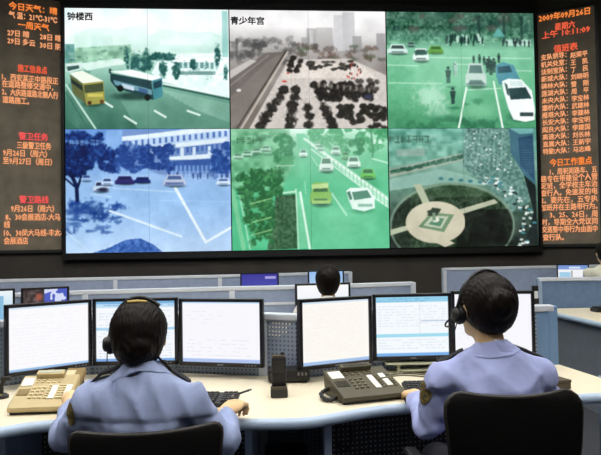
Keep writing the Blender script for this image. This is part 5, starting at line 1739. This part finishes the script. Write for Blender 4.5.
def legs(pel, fwd, gap=0.10, seat=0.47):
    f = Vector(fwd); s = Vector((f.y, -f.x, 0))
    out = {}
    for k, sg in (('L', -1), ('R', 1)):
        hip = Vector(pel) + s * sg * 0.085 + Vector((0, 0, -0.02)); hip.z = 0.535
        kn = hip + f * 0.40 + s * sg * 0.05; kn.z = 0.515
        an = kn + f * 0.06; an.z = 0.10
        out['hip' + k], out['kn' + k], out['an' + k] = hip, kn, an
    return out

# left operator, hunched over the desk, pen in the right hand
d1 = 2.06
J1 = dict(head=Pd(139.5, 335, 2.10), yaw=math.radians(6), pitch=math.radians(-8), neck=Pd(140, 374, 2.05),
          shL=Pd(90, 405, 2.05), shR=Pd(190, 403, 2.07), elL=Pd(66, 438, 2.12), elR=Pd(226, 440, 2.12),
          wrL=Pd(71, 404, 2.36), haL=Pd(74, 393, 2.45), wrR=Pd(225, 414, 2.27), haR=Pd(238, 401, 2.36), pelvis=Vector((-0.50, 1.97 + 0.13, 0.56)), hair=(0.092, 0.104, 0.099))
J1.update(legs(J1['pelvis'], (-0.15, 0.988, 0)))
J1['curlR'] = 66
J1['curlL'] = 30
p1, sh1, bvh1, H1, HM1, TR1, V1 = build_person('seated operator in a pale blue uniform shirt writing at the beige phone', J1, 'shirt_blue', wseed=3, bun=((0.0, -0.100, -0.018), (0.052, 0.032, 0.048)))
headset('black headset on the left operator with its ear cup at the left', H1, -1, rx=0.097, top=0.126, yoff=0.0)
conform_patch('arm_badge', bvh1, sh1, 70.5, 414, math.radians(25), 0.028, 0.04, 'badge_navy', label='dark shield badge with gold thread')
epaulette(bvh1, sh1, lerp(V1['neck'], V1['shL'], .38) + Vector((0, 0.02, 0.03)), V1['shL'] + Vector((0.0, 0.02, 0.02)), 0.026)
epaulette(bvh1, sh1, lerp(V1['neck'], V1['shR'], .38) + Vector((0, 0.02, 0.03)), V1['shR'] + Vector((0.0, 0.02, 0.02)), 0.026)
# gold tube painted in as the headband's highlight, then stray strands
obj('headband_highlight', tb([H1(-0.03, -0.03, 0.117), H1(0, -0.035, 0.121), H1(0.03, -0.03, 0.117)], 0.005, 8), 'badge_gold', p1, smooth=60)
b = bmesh.new()
for k in range(5):
    a = H1(0.062 + 0.003 * k, -0.06, -0.052 - 0.004 * k)
    tube(b, [a, a + Vector((0.016 + 0.004 * k, -0.006, -0.016 - 0.003 * k)), a + Vector((0.028 + 0.004 * k, -0.004, -0.014 - 0.008 * k))], [0.004, 0.003, 0.0014], 5)
obj('stray_strands', b, 'hair_black', p1)['kind'] = 'stuff'
pa_ = Pd(238, 394, 2.35) ; pb2 = Pd(251, 389.5, 2.40)
pen = empty('pen', pa_, 0, 'slim dark pen held in the left operator\'s right hand', 'pen')
dv = pb2 - pa_
obj('barrel', tb([dv * -0.35, dv * 0.8], 0.0042, 8), 'plastic_dark', pen, smooth=60)
obj('tip', tb([dv * -0.35, dv * -0.5], [0.0042, 0.001], 8), 'steel', pen, smooth=60)
obj('cap', tb([dv * 0.8, dv * 1.0], [0.0046, 0.004], 8), 'plastic_grey', pen, smooth=60)

# right operator, upright, head turned a little to the left
J2 = dict(head=Pd(485, 307, 2.22), yaw=math.radians(20), pitch=math.radians(-6), tilt=math.radians(3), neck=Pd(492, 351, 2.19),
          shL=Pd(442, 380, 2.19), shR=Pd(540, 375, 2.22), elL=Pd(428, 425, 2.24), elR=Pd(551, 418, 2.28),
          wrL=Pd(416, 397, 2.50), haL=Pd(411, 392, 2.60), wrR=Pd(520, 395, 2.52), haR=Pd(505, 390, 2.62), pelvis=Vector((0.665, 2.02 + 0.14, 0.57)), hair=(0.098, 0.104, 0.100), nape=0.6, napez=-0.026)
J2.update(legs(J2['pelvis'], (0, 1, 0)))
J2['curlL'] = 34
J2['curlR'] = 30
p2, sh2, bvh2, H2, HM2, TR2, V2 = build_person('seated operator in a lilac-blue uniform shirt wearing a headset at the right', J2, 'shirt_lilac', wseed=8, bun=((-0.012, -0.108, 0.030), (0.050, 0.026, 0.046)))
headset('black headset on the right operator in front of the white monitor', H2, -1, rx=0.104, top=0.127, yoff=0.012, cup=(0.094, 0.012, -0.03))
conform_patch('arm_badge', bvh2, sh2, 425, 393, math.radians(20), 0.028, 0.042, 'badge_navy', label='dark shield badge with gold thread')
epaulette(bvh2, sh2, lerp(V2['neck'], V2['shL'], .55) + Vector((0, 0.02, 0.03)), V2['shL'] + Vector((-0.01, 0.025, 0.02)), 0.024, 0.004)
epaulette(bvh2, sh2, lerp(V2['neck'], V2['shR'], .5) + Vector((0, 0.02, 0.03)), V2['shR'] + Vector((0.015, 0.025, 0.02)), 0.024, 0.010)

# operator in the middle row
dm = 4.5
J3 = dict(head=Pd(328, 281, dm), yaw=math.radians(-4), pitch=math.radians(-10), neck=Pd(328, 303, dm - .05),
          shL=Pd(302, 313, dm - .04), shR=Pd(354, 313, dm - .04), elL=Pd(297, 345, dm), elR=Pd(359, 345, dm),
          wrL=Vector((0.10, dm + .30, 0.775)), haL=Vector((0.115, dm + .4, 0.78)), wrR=Vector((0.29, dm + .30, 0.775)), haR=Vector((0.275, dm + .4, 0.78)), pelvis=Vector((0.195, dm - .12, 0.57)), hair=(0.088, 0.104, 0.100))
J3.update(legs(J3['pelvis'], (0, 1, 0)))
build_person('background operator with short black hair and white collar in the middle row', J3, 'shirt_white', h=0.009, hs=0.011, wseed=5, female=False)
# operator at the right edge
dr = 7.0
hd4 = Pd(604, 253, dr)
J4 = dict(head=hd4, yaw=0.0, pitch=math.radians(-8), neck=hd4 + Vector((0.0, -0.03, -0.165)), shL=hd4 + Vector((-0.185, -0.03, -0.22)), shR=hd4 + Vector((0.185, -0.03, -0.245)),
          elL=hd4 + Vector((-0.235, 0.0, -0.50)), elR=hd4 + Vector((0.23, 0.0, -0.48)), wrL=hd4 + Vector((-0.13, 0.26, -0.42)), haL=hd4 + Vector((-0.11, 0.36, -0.42)),
          wrR=hd4 + Vector((0.12, 0.26, -0.42)), haR=hd4 + Vector((0.1, 0.36, -0.42)), pelvis=Vector((hd4.x, dr - .12, 0.57)), hair=(0.09, 0.106, 0.106))
J4.update(legs(J4['pelvis'], (0, 1, 0)))
build_person('operator in a cream shirt cut off by the right edge of the picture', J4, mat('shirt_cream', rgb(226, 226, 206), 0.8, var=0.04), h=0.010, hs=0.012, wseed=6, female=False)
